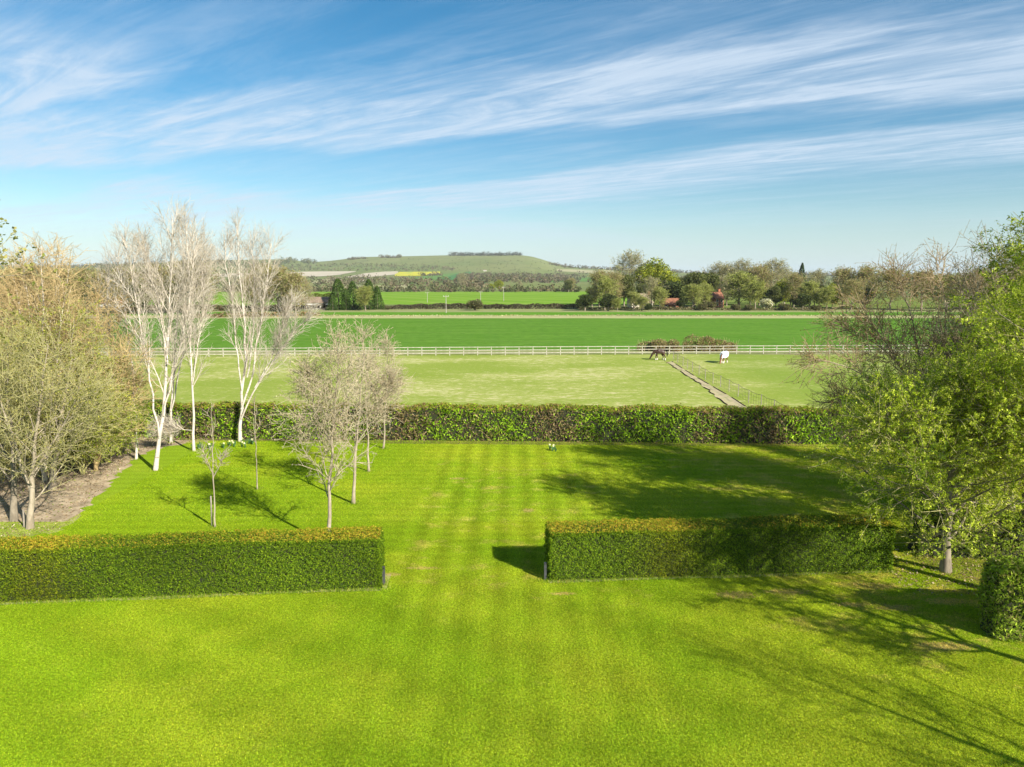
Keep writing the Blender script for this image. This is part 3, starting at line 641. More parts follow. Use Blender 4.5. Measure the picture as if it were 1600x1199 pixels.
birch('lone multi stemmed white birch standing against the boundary hedge', (375, 690),
      [([(375, 690), (376, 650), (380, 600), (384, 540), (381, 470), (372, 400), (368, 350)], .18, .2), ([(377, 640), (392, 600), (400, 550), (412, 480), (420, 420), (424, 380)], .11, .6),
       ([(378, 610), (370, 550), (364, 480), (352, 410), (350, 375)], .08, -.6), ([(377, 655), (396, 610), (420, 575), (446, 535), (470, 505), (488, 492)], .10, -.4), ([(398, 606), (425, 560), (440, 510), (458, 470)], .06, .8), ([(386, 590), (396, 520), (398, 440), (392, 370)], .08, .9)], 35, 15, 2.4, r0=.2)
# ------------------------------------------------------------------ young lawn trees
def bud_tree(label, base_px, stems, seed, L1, n1, t0, cols, lsize=.05, ln=5, bark='bark_tan', twig='twig_olive', grp=None, cat='tree', name='young_tree', ang=50, L2=.8, L3=.4, n2=9, n3=6, lw=None, up=.08, rt=.012, lmat='leaf', shape=sh_oval, tone=False, jit=.03, bias=None):
    b = G(*base_px); S = [(stem_px(b, pts, seed+q, dy), r) for q, (pts, r, dy) in enumerate(stems)]
    lv = [dict(n=n1, t0=t0, t1=.98, ang=ang, angv=11, L=L1, lv=.3, up=up, wig=.09, K=6, rr=.36, rmin=.009, shape=shape, bias=bias),
          dict(n=n2, t0=.18, t1=1, ang=42, angv=14, L=L2*1.05, lv=.35, up=.06, wig=.10, K=5, rr=.5, rmin=.013)]
    if n3: lv.append(dict(n=max(3, int(n3*.62)), t0=.1, t1=1, ang=45, angv=15, L=L3, lv=.4, up=.04, wig=.15, K=4, rr=.6, rmin=.0095))
    return make_tree(name, label, cat, b, S, lv, (M[bark], M[bark], M[twig]), dict(n=ln, size=lsize, cols=cols, jit=jit, w=lw, t0=.45 if lsize > .1 else .25, name='leaf_buds' if lsize < .06 else 'leaves', tone=tone), 2, seed, grp, rt=rt, lmat=lmat)
cream = [(.60, .46, .30), (.48, .40, .22), (.66, .56, .40), (.38, .36, .14)]
bud_tree('pale budding tree with a bare lower trunk just behind the left clipped hedge', (515, 852), [([(515, 852), (515, 780), (517, 700), (524, 620), (529, 570), (531, 535)], .085, 0), ([(516, 760), (500, 700), (490, 640), (480, 580)], .02, .5)], 41, 1.6, 22, .22, cream, .055, 5, twig='twig_pale', n2=9, n3=7, ang=42, L2=.7)
bud_tree('pale budding tree second from the hedge, pinkish crown leaning right', (552, 787), [([(552, 787), (554, 730), (560, 660), (565, 600), (568, 550), (569, 522)], .08, 0), ([(553, 700), (580, 660), (600, 620), (614, 590)], .03, .5)], 42, 1.6, 19, .27, cream[:3]+[(.42, .30, .20)], .055, 4, twig='twig_pale', n2=8, n3=7, ang=40, L2=.7)
bud_tree('thin budding tree behind the pair on the lawn', (576, 737), [([(576, 737), (575, 690), (572, 620), (574, 560)], .06, 0)], 43, 1.5, 18, .35, cream, .055, 3, twig='twig_pale', n3=6, ang=40, L2=.6)
bud_tree('thin budding tree closest to the boundary hedge', (599, 701), [([(599, 701), (601, 660), (604, 610), (606, 565), (606, 530)], .06, 0)], 44, 1.4, 16, .35, cream, .055, 3, twig='twig_pale', n3=6, ang=40, L2=.6)
bud_tree('slender whip sapling with a side stake behind the left hedge', (336, 824), [([(336, 824), (334, 770), (333, 720), (332, 670), (331, 630)], .035, 0), ([(334, 745), (324, 720), (315, 700)], .012, 0), ([(334, 745), (345, 725), (352, 708)], .012, 0)], 45, .8, 8, .35, [(.34, .34, .14)], .03, 2, 'bark_tan', 'bark_tan', None, 'sapling', 'sapling', 38, .35, 0, 4, 0)
bud_tree('tall thin sapling left of the pale budding trees', (402, 765), [([(402, 765), (400, 700), (398, 660), (398, 620)], .03, 0)], 46, .7, 7, .4, [(.34, .34, .14)], .03, 2, 'bark_tan', 'bark_tan', None, 'sapling', 'sapling', 38, .35, 0, 4, 0)
def stake(label, px, h):
    p = G(*px); mb = MB(); mb.cyl((0, 0, 0), (.02, 0, h), .035, .035, 6); mb.cyl((.02, 0, h), (.02, 0, h+.04), .035, .012, 6); o = mb.build('stake', M['post_wood']); o.location = tuple(p); tag(o, label, 'stake')
stake('short wooden stake beside the whip sapling', (331.5, 822), 1.3); stake('wooden stake beside the left trunks behind the clipped hedge', (38, 824), .75)
# ------------------------------------------------------------------ trees on the left
ol = [(.36, .34, .06), (.48, .42, .11), (.26, .28, .045), (.50, .38, .13)]
yel = [(.40, .42, .035), (.30, .34, .035), (.50, .48, .08), (.20, .24, .03)]
bud_tree('budding hornbeam with a pale trunk at the left, nearest the clipped hedge', (47, 826), [([(47, 826), (50, 760), (54, 690), (66, 610), (75, 540)], .13, -.3), ([(49, 770), (25, 700), (5, 640), (-10, 570)], .07, -.6), ([(52, 740), (85, 690), (112, 640), (128, 590)], .06, -.4)], 51, 2.6, 20, .14, ol, .062, 4, 'bark_tan', 'twig_olive', None, 'tree', 'hornbeam_tree', 47, .95, .45, 9, 6)
bud_tree('budding tree with a brown trunk at the left edge of the frame', (22, 814), [([(22, 814), (22, 750), (20, 690), (10, 600), (14, 520)], .14, .3), ([(22, 730), (-10, 680), (-40, 620)], .07, .3)], 52, 2.7, 20, .18, ol, .062, 4, 'bark_grey', 'twig_olive', None, 'tree', 'hornbeam_tree', 45, .95, .45, 9, 6)
bud_tree('yellow budding tree over the bare earth, left of the birches', (82, 765), [([(82, 765), (88, 700), (98, 640), (110, 570), (116, 500)], .16, 0), ([(85, 730), (120, 690), (145, 660), (160, 620)], .08, -.3), ([(84, 730), (60, 660), (50, 590), (50, 520)], .08, .5)], 53, 2.7, 22, .18, yel, .08, 8, 'bark_tan', 'twig_olive', None, 'tree', 'hazel_tree', 42, 1.0, .45, 9, 6)
def fan(base_px, tips, r, dy=1.0):
    bx, by = base_px; out = []
    for k, (tx, ty) in enumerate(tips):
        mx = bx+(tx-bx)*.25; my = by+(ty-by)*.35; m2 = (bx+(tx-bx)*.6, by+(ty-by)*.68)
        out.append(([(bx, by), (mx, my), m2, (tx, ty)], r*(1 if k == 0 else .7), dy*((k % 3)-1)))
    return out
orange = [(.52, .36, .13), (.46, .36, .12), (.40, .36, .09)]
bud_tree('tall bare pale tree rising behind the left shrubs', (70, 752), fan((70, 752), [(65, 385), (35, 400), (92, 390), (108, 420), (20, 430)], .10, 1.2), 54, 2.2, 16, .35, [(.36, .32, .16), (.28, .25, .12)], .045, 2, 'birch_limb', 'twig_orange', None, 'tree', 'willow_tree', 26, 1.0, .5, 8, 5, up=.1, rt=.012)
bud_tree('orange twigged willow beside the left birches', (150, 735), fan((150, 735), [(150, 460), (115, 470), (190, 490), (205, 545), (90, 500), (214, 590)], .09, 1.4), 55, 2.2, 15, .2, orange, .055, 3, 'twig_orange', 'twig_orange', None, 'tree', 'willow_tree', 30, 1.0, .5, 9, 5, up=.07, rt=.012)
bud_tree('orange brown twigged willow at the far left', (20, 742), fan((20, 742), [(20, 460), (-25, 470), (60, 455), (90, 480), (-50, 500)], .10, 1.4), 56, 2.4, 15, .25, orange+[(.28, .26, .07)], .055, 3, 'twig_orange', 'twig_orange', None, 'tree', 'willow_tree', 30, 1.1, .5, 9, 5, up=.07, rt=.012)
bud_tree('low bushy green hazel at the foot of the left trees', (165, 722), fan((165, 722), [(165, 612), (140, 620), (190, 625), (205, 650), (120, 640)], .05, .8), 57, 1.3, 13, .1, [(.24, .34, .02), (.32, .40, .03), (.40, .42, .05)], .09, 9, 'twig_olive', 'twig_olive', None, 'shrub', 'hazel_shrub', 36, .7, .35, 8, 5, up=.03)
bud_tree('dense olive shrub filling the left edge behind the hornbeams', (-10, 770), fan((-10, 770), [(-10, 560), (-50, 580), (30, 570), (55, 600), (-80, 600), (70, 640)], .08, 1.2), 58, 2.0, 16, .12, ol+[(.24, .27, .04)], .085, 8, 'twig_olive', 'twig_olive', None, 'shrub', 'hazel_shrub', 36, .9, .45, 8, 5, up=.04)
bud_tree('yellow green shrub between the hornbeams and the birches', (120, 735), fan((120, 735), [(120, 560), (90, 575), (150, 580), (175, 615), (70, 610)], .07, 1.0), 59, 1.8, 15, .12, yel+ol[:1], .085, 11, 'twig_olive', 'twig_olive', None, 'shrub', 'hazel_shrub', 36, .85, .4, 8, 5, up=.04)
# horse chestnut whose branch ends reach into the frame
b = np.array([-16.6, 19.5, 0.])
def at(px, py, Y): return W(px, py, Y)
lv = [dict(n=12, t0=.35, t1=1, ang=55, angv=10, L=2.4, lv=.25, up=.10, wig=.10, K=7, rr=.45, rmin=.016), dict(n=5, t0=.3, t1=1, ang=42, angv=12, L=.9, lv=.3, up=.14, wig=.12, K=5, rr=.5, rmin=.010), dict(n=3, t0=.4, t1=1, ang=40, angv=12, L=.35, lv=.3, up=.2, wig=.1, K=4, rr=.7, rmin=.008)]
make_tree('chestnut_tree', 'horse chestnut with opening buds reaching in at the upper left edge', 'tree', b, [([b, b+[.2, 0, 4], b+[.1, .2, 8], b+[.4, 0, 12.3], b+[.6, 0, 14.6]], .22), ([b+[.1, 0, 6], b+[1.2, .2, 9], b+[2.2, .4, 11.2]], .09)], lv, (M['bark_grey'], M['bark_grey'], M['twig_olive']), dict(n=4, size=.13, t0=.5, cols=[(.28, .27, .07), (.38, .34, .12), (.20, .22, .05)], jit=.03, name='leaf_buds'), 2, 60, rt=.03)
# ------------------------------------------------------------------ trees on the right
lime = [(.50, .57, .05), (.39, .47, .035), (.66, .70, .10), (.26, .34, .025)]
dk = [(.15, .20, .018), (.21, .26, .02), (.30, .34, .03), (.09, .13, .015)]
bud_tree('spring green tree with a single trunk beside the end of the right clipped hedge', (1477, 893), [([(1477, 893), (1479, 830), (1482, 760), (1490, 690), (1500, 630), (1508, 585)], .17, 0), ([(1480, 790), (1440, 750), (1400, 700), (1385, 640)], .06, -.5), ([(1483, 740), (1530, 690), (1560, 640), (1580, 590)], .07, -.5)], 61, 3.0, 32, .08, lime, .086, 26, 'bark_grey', 'twig_olive', None, 'tree', 'lime_tree', 62, 1.05, .45, 10, 6, jit=.035, tone=True)
bud_tree('spring green tree filling the right edge behind the hedge stub', (1600, 868), [([(1600, 868), (1602, 780), (1596, 690), (1598, 580), (1600, 480)], .17, 0), ([(1600, 760), (1560, 720), (1530, 660)], .06, -.5)], 62, 2.8, 28, .15, lime, .086, 26, 'bark_grey', 'twig_olive', None, 'tree', 'lime_tree', 62, 1.05, .5, 10, 6, jit=.06, tone=True)
bud_tree('bare red brown tree fanning out over the paddock at the right', (1500, 790), [([(1500, 790), (1470, 690), (1425, 600), (1380, 530), (1330, 470)], .10, 0), ([(1470, 700), (1440, 580), (1420, 470), (1395, 415)], .07, 1), ([(1460, 680), (1390, 610), (1320, 570), (1262, 560)], .055, -1.), ([(1480, 720), (1475, 600), (1480, 480), (1462, 410)], .07, 1.), ([(1430, 650), (1360, 625), (1300, 625)], .05, -.6), ([(1490, 740), (1510, 620), (1520, 520), (1520, 440)], .07, .4), ([(1450, 660), (1400, 560), (1345, 520), (1300, 505)], .06, .5)],
         63, 2.0, 18, .2, [(.42, .22, .08), (.34, .27, .08), (.26, .30, .05)], .06, 5, 'twig_grey', 'twig_red', None, 'tree', 'beech_tree', 30, 1.0, .5, 9, 6, up=.05, rt=.015)
bud_tree('tall sparse tree rising bare above the right hand group', (1580, 800), fan((1580, 800), [(1545, 385), (1500, 430), (1590, 400), (1520, 460), (1470, 520)], .14, 1.), 64, 2.3, 14, .35, [(.22, .24, .05), (.30, .24, .09)], .05, 3, 'twig_grey', 'twig_grey', None, 'tree', 'beech_tree', 34, 1.0, .5, 8, 5, up=.07, rt=.015)
bud_tree('dense dark olive leaved tree at the upper right edge', (1640, 830), fan((1640, 830), [(1640, 345), (1590, 400), (1680, 400), (1560, 500), (1720, 500), (1545, 580)], .16, 1.3), 65, 2.7, 21, .2, dk, .115, 11, 'bark_grey', 'twig_olive', None, 'tree', 'whitebeam_tree', 40, 1.1, .5, 9, 6, up=.08, jit=.06, tone=True)
bud_tree('half bare budding tree between the bare tree and the spring green tree', (1520, 800), fan((1520, 800), [(1510, 520), (1470, 540), (1560, 530), (1440, 590), (1590, 570), (1420, 630)], .10, 1.2), 66, 1.9, 14, .15, dk+[(.34, .28, .10), (.30, .32, .06)], .06, 4, 'twig_grey', 'twig_red', None, 'tree', 'beech_tree', 34, .95, .45, 8, 6, up=.06, jit=.05, tone=True)
def again(src, x, y, rz, sc, lb, cat='tree', grp=None):
    o = copy_tree([q for q in C.objects if q.get('label') == src][0]); o.location = (x, y, 0); o.rotation_euler = (0, 0, rz); o.scale = (sc, sc, sc); tag(o, lb, cat, grp); return o
HZ = 'dense olive shrub filling the left edge behind the hornbeams'; YS = 'yellow green shrub between the hornbeams and the birches'; OW = 'orange twigged willow beside the left birches'; GH = 'low bushy green hazel at the foot of the left trees'
for px_c, py_c, k, sc, src, lb, cat in ((60, 745, 1, .95, YS, 'olive shrub behind the pale hornbeam trunk', 'shrub'), (30, 728, 2.2, 1.1, HZ, 'dense shrub behind the olive shrubs at the left edge', 'shrub'), (100, 722, 3.9, .95, HZ, 'dense shrub in the shade behind the yellow budding tree', 'shrub'), (145, 712, 5.1, .85, YS, 'yellow green shrub under the orange willow', 'shrub'),
    (175, 706, 1.9, .8, YS, 'rounded shrub behind the bare earth beside the birches', 'shrub'), (-30, 745, 4.2, 1.1, HZ, 'large shrub cut by the left edge of the frame', 'shrub'), (110, 700, 2.9, 1.0, OW, 'orange willow rising behind the left shrubs', 'tree'), (45, 712, 4.4, 1.05, OW, 'orange brown willow near the left edge, behind the bare pale tree', 'tree'), (-20, 716, 1.2, 1.1, OW, 'orange willow cut by the left edge of the frame', 'tree'), (190, 712, 2.4, .9, GH, 'small green hazel nearest the slender birch', 'shrub'), (128, 742, .8, 1.0, GH, 'small green hazel left of the bare earth', 'shrub')):
    p = G(px_c, py_c); again(src, p[0], p[1], k, sc, lb, cat)
BR = 'bare red brown tree fanning out over the paddock at the right'; OB = 'half bare budding tree between the bare tree and the spring green tree'; LT = 'spring green tree with a single trunk beside the end of the right clipped hedge'
for x, y, k, sc, src, lb in ((24.5, 36.5, 2.1, .95, BR, 'russet bare tree behind the right hand garden trees'), (28.5, 41, 4.0, 1.05, BR, 'russet bare tree at the far right behind the garden trees'), (21.5, 33.5, 1.3, .95, OB, 'half bare tree behind the spring green tree'), (25.5, 31, 3.3, 1.2, OB, 'tall half bare tree at the right edge'), (22.5, 28.6, 2.6, 1.0, LT, 'spring green tree behind the two nearest the hedge stub')):
    again(src, x, y, k, sc, lb)
# garden trees that stand on the right, outside the frame (their shade falls across the lawn)
gr = 'garden trees beyond the right edge'
def side_tree(lb, x, y, h, seed, R1, n1=22, ln=6, lean=(0, 0), n3=5, t0=.25):
    b = np.array([x, y, 0.]); S = [([b, b+[.1, 0, h*.3], b+[lean[0]*.5, lean[1]*.5, h*.62], b+[lean[0], lean[1], h*.95]], .22)]
    lv = [dict(n=n1, t0=t0, t1=.98, ang=52, angv=11, L=R1, lv=.3, up=.08, wig=.09, K=7, rr=.42, rmin=.012, shape=sh_oval), dict(n=8, t0=.18, t1=1, ang=42, angv=14, L=1.2, lv=.35, up=.05, wig=.12, K=5, rr=.5, rmin=.008), dict(n=n3, t0=.1, t1=1, ang=45, angv=15, L=.55, lv=.4, up=.02, wig=.15, K=4, rr=.6, rmin=.005)]
    make_tree('garden_tree', lb, 'tree', b, S, lv, (M['bark_grey'], M['bark_grey'], M['twig_olive']), dict(n=ln, size=.09, cols=lime+dk[:2], jit=.04), 2, seed, gr, rt=.02)
side_tree('tallest spring green tree leaning in at the right edge, above the hedge stub', 17.3, 21.9, 12.9, 73, 2.7, ln=20, n1=30, n3=8, t0=.30)
side_tree('sparse young garden tree beyond the lower right corner', 17.6, 7.6, 9.5, 72, 2.8, ln=3, n1=16)
again('tallest spring green tree leaning in at the right edge, above the hedge stub', 18.0, 14.5, 2.4, .90, 'dense budding garden tree beyond the right edge, second from the camera', 'tree', gr)
# ------------------------------------------------------------------ daffodils
def daffs(label, px, n, seed, w_=.5):
    rg = random.Random(seed); r = thing('daffodil_clump', label, 'flowers', tuple(G(*px))); a, f = MB(), MB()
    for k in range(n):
        x, y = rg.gauss(0, w_*.5), rg.gauss(0, w_*.3)
        for j in range(5):
            q = rg.uniform(0, 6.28); l = rg.uniform(.25, .4); dx, dy = math.cos(q)*.12, math.sin(q)*.12; s = .02
            a.add([(x-s, y, 0), (x+s, y, 0), (x+dx*.5+s, y+dy*.5, l*.7), (x+dx*.5-s, y+dy*.5, l*.7), (x+dx*1.4, y+dy*1.4, l)], [(0, 1, 2, 3), (3, 2, 4)])
        if rg.random() < .45:
            z = rg.uniform(.3, .4); q = rg.uniform(0, 6.28); c = (x+rg.uniform(-.05, .05), y-.05, z); f.cyl(c, (c[0], c[1]-.05, z), .025, .03, 6)
            for j in range(6): t_ = j*math.pi/3; f.add([(c[0], c[1], z), (c[0]+.05*math.cos(t_-.4), c[1], z+.05*math.sin(t_-.4)), (c[0]+.075*math.cos(t_), c[1]+.01, z+.075*math.sin(t_)), (c[0]+.05*math.cos(t_+.4), c[1], z+.05*math.sin(t_+.4))], [(0, 1, 2, 3)])
    a.build('leaves', M['daff_leaf'], r, 'stuff'); f.build('flowers', M['daff_flower'], r, 'stuff')
M['daff_leaf'] = plain('daff_leaf', (.07, .16, .05), (.05, .12, .04)); M['daff_flower'] = plain('daff_flower', (.75, .68, .28), (.7, .7, .5))
daffs('clump of pale daffodils between the birches, left of the lone one', (319, 701), 9, 1, .7); daffs('clump of pale daffodils at the foot of the lone birch', (354, 698), 12, 2, .9); daffs('clump of daffodils just right of the lone birch', (388, 694), 7, 3, .6); daffs('single daffodil clump in the lawn before the boundary hedge', (863, 705), 5, 4, .45)
# ------------------------------------------------------------------ bramble behind the rail fence
def bush_geo(name, root, n, dims, size, cols, seed, w_=None, mat='leaf', lump=5, off=(0, 0, 0)):
    rng = np.random.default_rng(seed); cx = rng.uniform(-.6, .6, (lump, 3))*np.array(dims)*.5; cx[:, 2] = np.abs(cx[:, 2]); k = rng.integers(0, lump, n)
    d = rng.normal(size=(n, 3)); d /= np.linalg.norm(d, axis=1, keepdims=True); rr = rng.uniform(.55, 1, (n, 1))**.6
    P = cx[k]+d*rr*np.array(dims)*rng.uniform(.22, .34, (lump, 1))[k]; P[:, 2] = np.abs(P[:, 2]); P += np.array(off)
    V, F = leaf_quads(rng, P, size, .6); return mesh_obj(name, V, F, M[mat], root, col=rep4(vary(rng, cols, n, w_, .22)), kind='stuff')
bram = [(.32, .22, .11), (.40, .32, .16), (.22, .27, .06), (.20, .14, .08)]
for k, (a, w_, h, lb) in enumerate([(1020, 5.2, 1.9, 'brown bramble bush behind the rail fence, left of the row'), (1052, 3.5, 1.7, 'bramble bush behind the brown horse and the rail fence'), (1090, 5.0, 2.2, 'tall brown bramble bush in the middle of the row behind the fence'), (1128, 5.0, 2.2, 'bramble bush with reddish canes behind the white horse')]):
    p = G(a, 548.5); r = thing('bramble_bush', lb, 'bush', tuple(p), 0, 'brambles behind the rail fence'); bush_geo('foliage', r, 4200, (w_, 2.4, h*1.95), .2, bram, 80+k)
    mb = MB(); rg = random.Random(k)
    for j in range(26): x = rg.uniform(-w_/2, w_/2)*.8; mb.cyl((x, rg.uniform(-.5, .5), 0), (x+rg.uniform(-.8, .8), rg.uniform(-.7, .7), h*rg.uniform(.5, .95)), .03, .012, 4)
    mb.build('canes', M['twig_red'], r)
# ------------------------------------------------------------------ horses
def skin_body(name, verts, edges, radii, mat, parent, sub=2):
    me = bpy.data.meshes.new(name); me.from_pydata(verts, edges, []); me.update(); me.materials.append(mat); o = bpy.data.objects.new(name, me); C.objects.link(o); o.parent = parent
    m = o.modifiers.new('skin', 'SKIN'); m.use_smooth_shade = True
    for v, r in zip(me.skin_vertices[0].data, radii): v.radius = r if isinstance(r, tuple) else (r, r)
    me.skin_vertices[0].data[0].use_root = True; s = o.modifiers.new('sub', 'SUBSURF'); s.levels = s.render_levels = sub; return o
def horse(label, loc, rz, mat, sock, rug=None, scale=1.0, neck_down=.5, mane=None):
    r = thing('horse', label, 'horse', loc, rz); r.scale = (scale,)*3
    hz = 1.05
    V = [(0, 0, 1.08), (.38, 0, 1.10), (.58, 0, 1.12), (-.38, 0, 1.12), (-.62, 0, 1.10)]; E = [(0, 1), (1, 2), (0, 3), (3, 4)]; R = [(.29, .30), (.27, .30), (.20, .24), (.28, .29), (.20, .22)]
    nk = [(.80, 0, 1.10-neck_down*.25), (1.02, 0, 1.02-neck_down*.55), (1.12, 0, .95-neck_down*.8), (1.24, 0, .80-neck_down*.9), (1.36, 0, .64-neck_down*.95)]; i0 = 2
    for p, q in zip(nk, [(.15, .19), (.11, .15), (.10, .12), (.085, .10), (.06, .065)]): V.append(p); E.append((i0, len(V)-1)); R.append(q); i0 = len(V)-1
    for s in (-1, 1):
        sw = .10*s
        for root_, pts, rr in ((1, [(.42, .14*s, .82), (.44+sw, .15*s, .52), (.43+sw*1.2, .15*s, .25), (.44+sw*1.2, .15*s, .10), (.49+sw*1.2, .15*s, .04)], [.13, .072, .048, .05, .06]), (3, [(-.46, .15*s, .84), (-.38-sw, .16*s, .64), (-.56-sw, .16*s, .42), (-.53-sw*1.2, .16*s, .22), (-.53-sw*1.2, .16*s, .10), (-.48-sw*1.2, .16*s, .04)], [.17, .11, .065, .048, .05, .06])):
            pi = root_
            for p, q in zip(pts, rr): V.append(p); E.append((pi, len(V)-1)); R.append(q); pi = len(V)-1
    skin_body('body', V, E, R, mat, r, 2)
    hx, _, hzz = nk[2]
    mb = MB()
    for s in (-1, 1): mb.cyl((hx-.02, .06*s, hzz+.06), (hx+.0, .075*s, hzz+.20), .04, .008, 5)
    mb.build('ears', mat, r)
    mm = mane or M['horse_mane']; mb = MB()
    path = [(.50, 0, 1.36), (.80, 0, 1.28-neck_down*.22), (1.0, 0, 1.17-neck_down*.5), (1.10, 0, 1.05-neck_down*.75)]
    for a, b_ in zip(path, path[1:]):
        for s in (-1, 1): mb.add([(a[0], .01*s, a[2]), (b_[0], .01*s, b_[2]), (b_[0]-.03, .10*s, b_[2]-.20), (a[0]-.03, .14*s, a[2]-.24)], [(0, 1, 2, 3)])
    mb.build('mane', mm, r)
    mb = MB()
    tp = [(-.78, 0, 1.16), (-.90, 0, 1.02), (-.93, 0, .70), (-.90, 0, .38)]; rr = [.05, .075, .09, .02]
    for k in range(3): mb.cyl(tp[k], tp[k+1], rr[k], rr[k+1], 7)
    mb.build('tail', mm, r)
    mb = MB()
    for s in (-1, 1):
        sw = .10*s
        mb.cyl((.44+sw*1.2, .15*s, .0), (.43+sw*1.2, .15*s, .22), .085, .062, 8); mb.cyl((-.53-sw*1.2, .16*s, .0), (-.53-sw*1.2, .16*s, .24), .085, .062, 8)
    mb.build('fetlocks', sock, r)
    mb = MB(); mb.cyl((nk[3][0], 0, nk[3][2]+.085), (nk[4][0], 0, nk[4][2]+.058), .035, .04, 6); mb.build('blaze', M['horse_white'], r)
    if rug:
        Vr = []; n = 14; xs = [-.86, -.7, -.3, .1, .45, .66, .80]; rz_ = [.26, .33, .345, .335, .345, .30, .22]; cz = [1.08, 1.10, 1.10, 1.08, 1.10, 1.12, 1.06]
        for x, q, z in zip(xs, rz_, cz):
            for k in range(n+1):
                a = math.radians(-50+280*k/n); drop = -.20 if k in (0, n) else (-.09 if k in (1, n-1) else 0); Vr.append((x, q*math.cos(a), z+q*math.sin(a)+drop))
        F_ = [(i*(n+1)+k, i*(n+1)+k+1, (i+1)*(n+1)+k+1, (i+1)*(n+1)+k) for i in range(len(xs)-1) for k in range(n)]
        mb = MB(); mb.add(Vr, F_); o = mb.build('rug', rug, r)
        s = o.modifiers.new('solid', 'SOLIDIFY'); s.thickness = .02
        # neck cover
        Vr = []; ax = [(.62, 1.14, .27), (.82, 1.08-neck_down*.25, .21), (1.0, 1.03-neck_down*.53, .17)]
        for x, z, q in ax:
            for k in range(n+1): a = math.radians(-40+260*k/n); Vr.append((x, q*math.cos(a), z+q*1.1*math.sin(a)))
        F_ = [(i*(n+1)+k, i*(n+1)+k+1, (i+1)*(n+1)+k+1, (i+1)*(n+1)+k) for i in range(2) for k in range(n)]
        mb = MB(); mb.add(Vr, F_); mb.build('neck_cover', M['rug_blue'], r)
        mb = MB(); mb.box((.70, 0, .86), (.05, .36, .06)); mb.box((-.1, 0, .765), (.06, .40, .04)); mb.build('strap', M['metal_dark'], r)
    return r
M['horse_brown'] = plain('horse_brown', (.07, .035, .022), (.045, .024, .017), 3, .5, .4); M['horse_mane'] = plain('horse_mane', (.025, .018, .014)); M['horse_white'] = plain('horse_white', (.72, .66, .58), (.6, .54, .46))
M['horse_bay'] = plain('horse_bay', (.26, .13, .07), (.18, .09, .05)); M['rug_white'] = plain('rug_white', (.85, .85, .84), (.74, .76, .80), 1.5); M['rug_blue'] = plain('rug_blue', (.45, .55, .68), (.6, .66, .74), 2)
horse('dark brown cob with white feet facing left beside the rail fence', tuple(G(1031, 562.5)), rad(176), M['horse_brown'], M['horse_white'], scale=1.02, neck_down=.62)
horse('horse in a white fly rug grazing head down in the right paddock', tuple(G(1131, 567)), rad(232), M['horse_bay'], M['horse_white'], M['rug_white'], 1.02, .85, M['horse_white'])
# ------------------------------------------------------------------ field hedges and distant buildings
def scrub_hedge(label, a, b_, h, d, dens, cols, seed, size=.45, name='field_hedge'):
    a = np.array(a[:2], float); b_ = np.array(b_[:2], float); L = np.linalg.norm(b_-a); e = (b_-a)/L; nn = np.array([-e[1], e[0]]); rng = np.random.default_rng(seed); n = int(L*dens)
    s = rng.uniform(0, L, n); top = h*(.85+.22*np.sin(s*.11+seed)*np.sin(s*.037)+.1*np.sin(s*.9)); z = rng.uniform(0, 1, n)**.75*top; w_ = rng.uniform(-.5, .5, n)*d*(1-.3*z/h)
    P = np.stack([a[0]+e[0]*s+nn[0]*w_, a[1]+e[1]*s+nn[1]*w_, z], 1); P[:, 2] += hgt(P[:, 0], P[:, 1])
    r = thing(name, label, 'hedge', (a[0], a[1], 0)); V, F = leaf_quads(rng, P-np.array([a[0], a[1], 0]), size, .7); c = vary(rng, cols, n, None, .25); c *= (1+.3*np.sin(s*.05+seed))[:, None]
    mesh_obj('foliage', V, F, M['leaf'], r, col=rep4(c), kind='stuff'); return r
brn = [(.13, .095, .06), (.18, .14, .09), (.10, .10, .045), (.08, .06, .045)]
scrub_hedge('dark trimmed field hedge between the verge and the pale green field', G(430, 484), G(905, 482.5), 2.0, 2.2, 110, brn, 1, .45)
scrub_hedge('rough brown hedge along the far side of the crop field behind the birches', G(60, 486), G(468, 485.5), 2.0, 3, 70, [(.20, .13, .07), (.26, .16, .08), (.12, .13, .05)], 2, .5)
scrub_hedge('yellow green hedge in front of the low white building', G(450, 467), G(528, 466), 3.6, 3, 130, [(.20, .24, .03), (.16, .20, .03)], 3, .6)
scrub_hedge('weedy strip of tall dead stalks between crop and stubble', (G(300, 494.5)), G(1360, 494), .55, 2.5, 16, [(.48, .42, .24), (.34, .26, .14), (.50, .46, .30)], 4, .30, 'weed_strip')
scrub_hedge('reddish scrub at the left end of the crop field', G(300, 497), G(500, 493), 1.3, 4, 60, [(.30, .17, .08), (.24, .18, .08), (.16, .18, .05)], 6, .5)
scrub_hedge('garden hedge in front of the cottages', G(905, 484.5), G(1290, 485.5), 1.2, 3, 55, [(.22, .18, .10), (.12, .15, .05), (.16, .12, .07)], 5, .45)
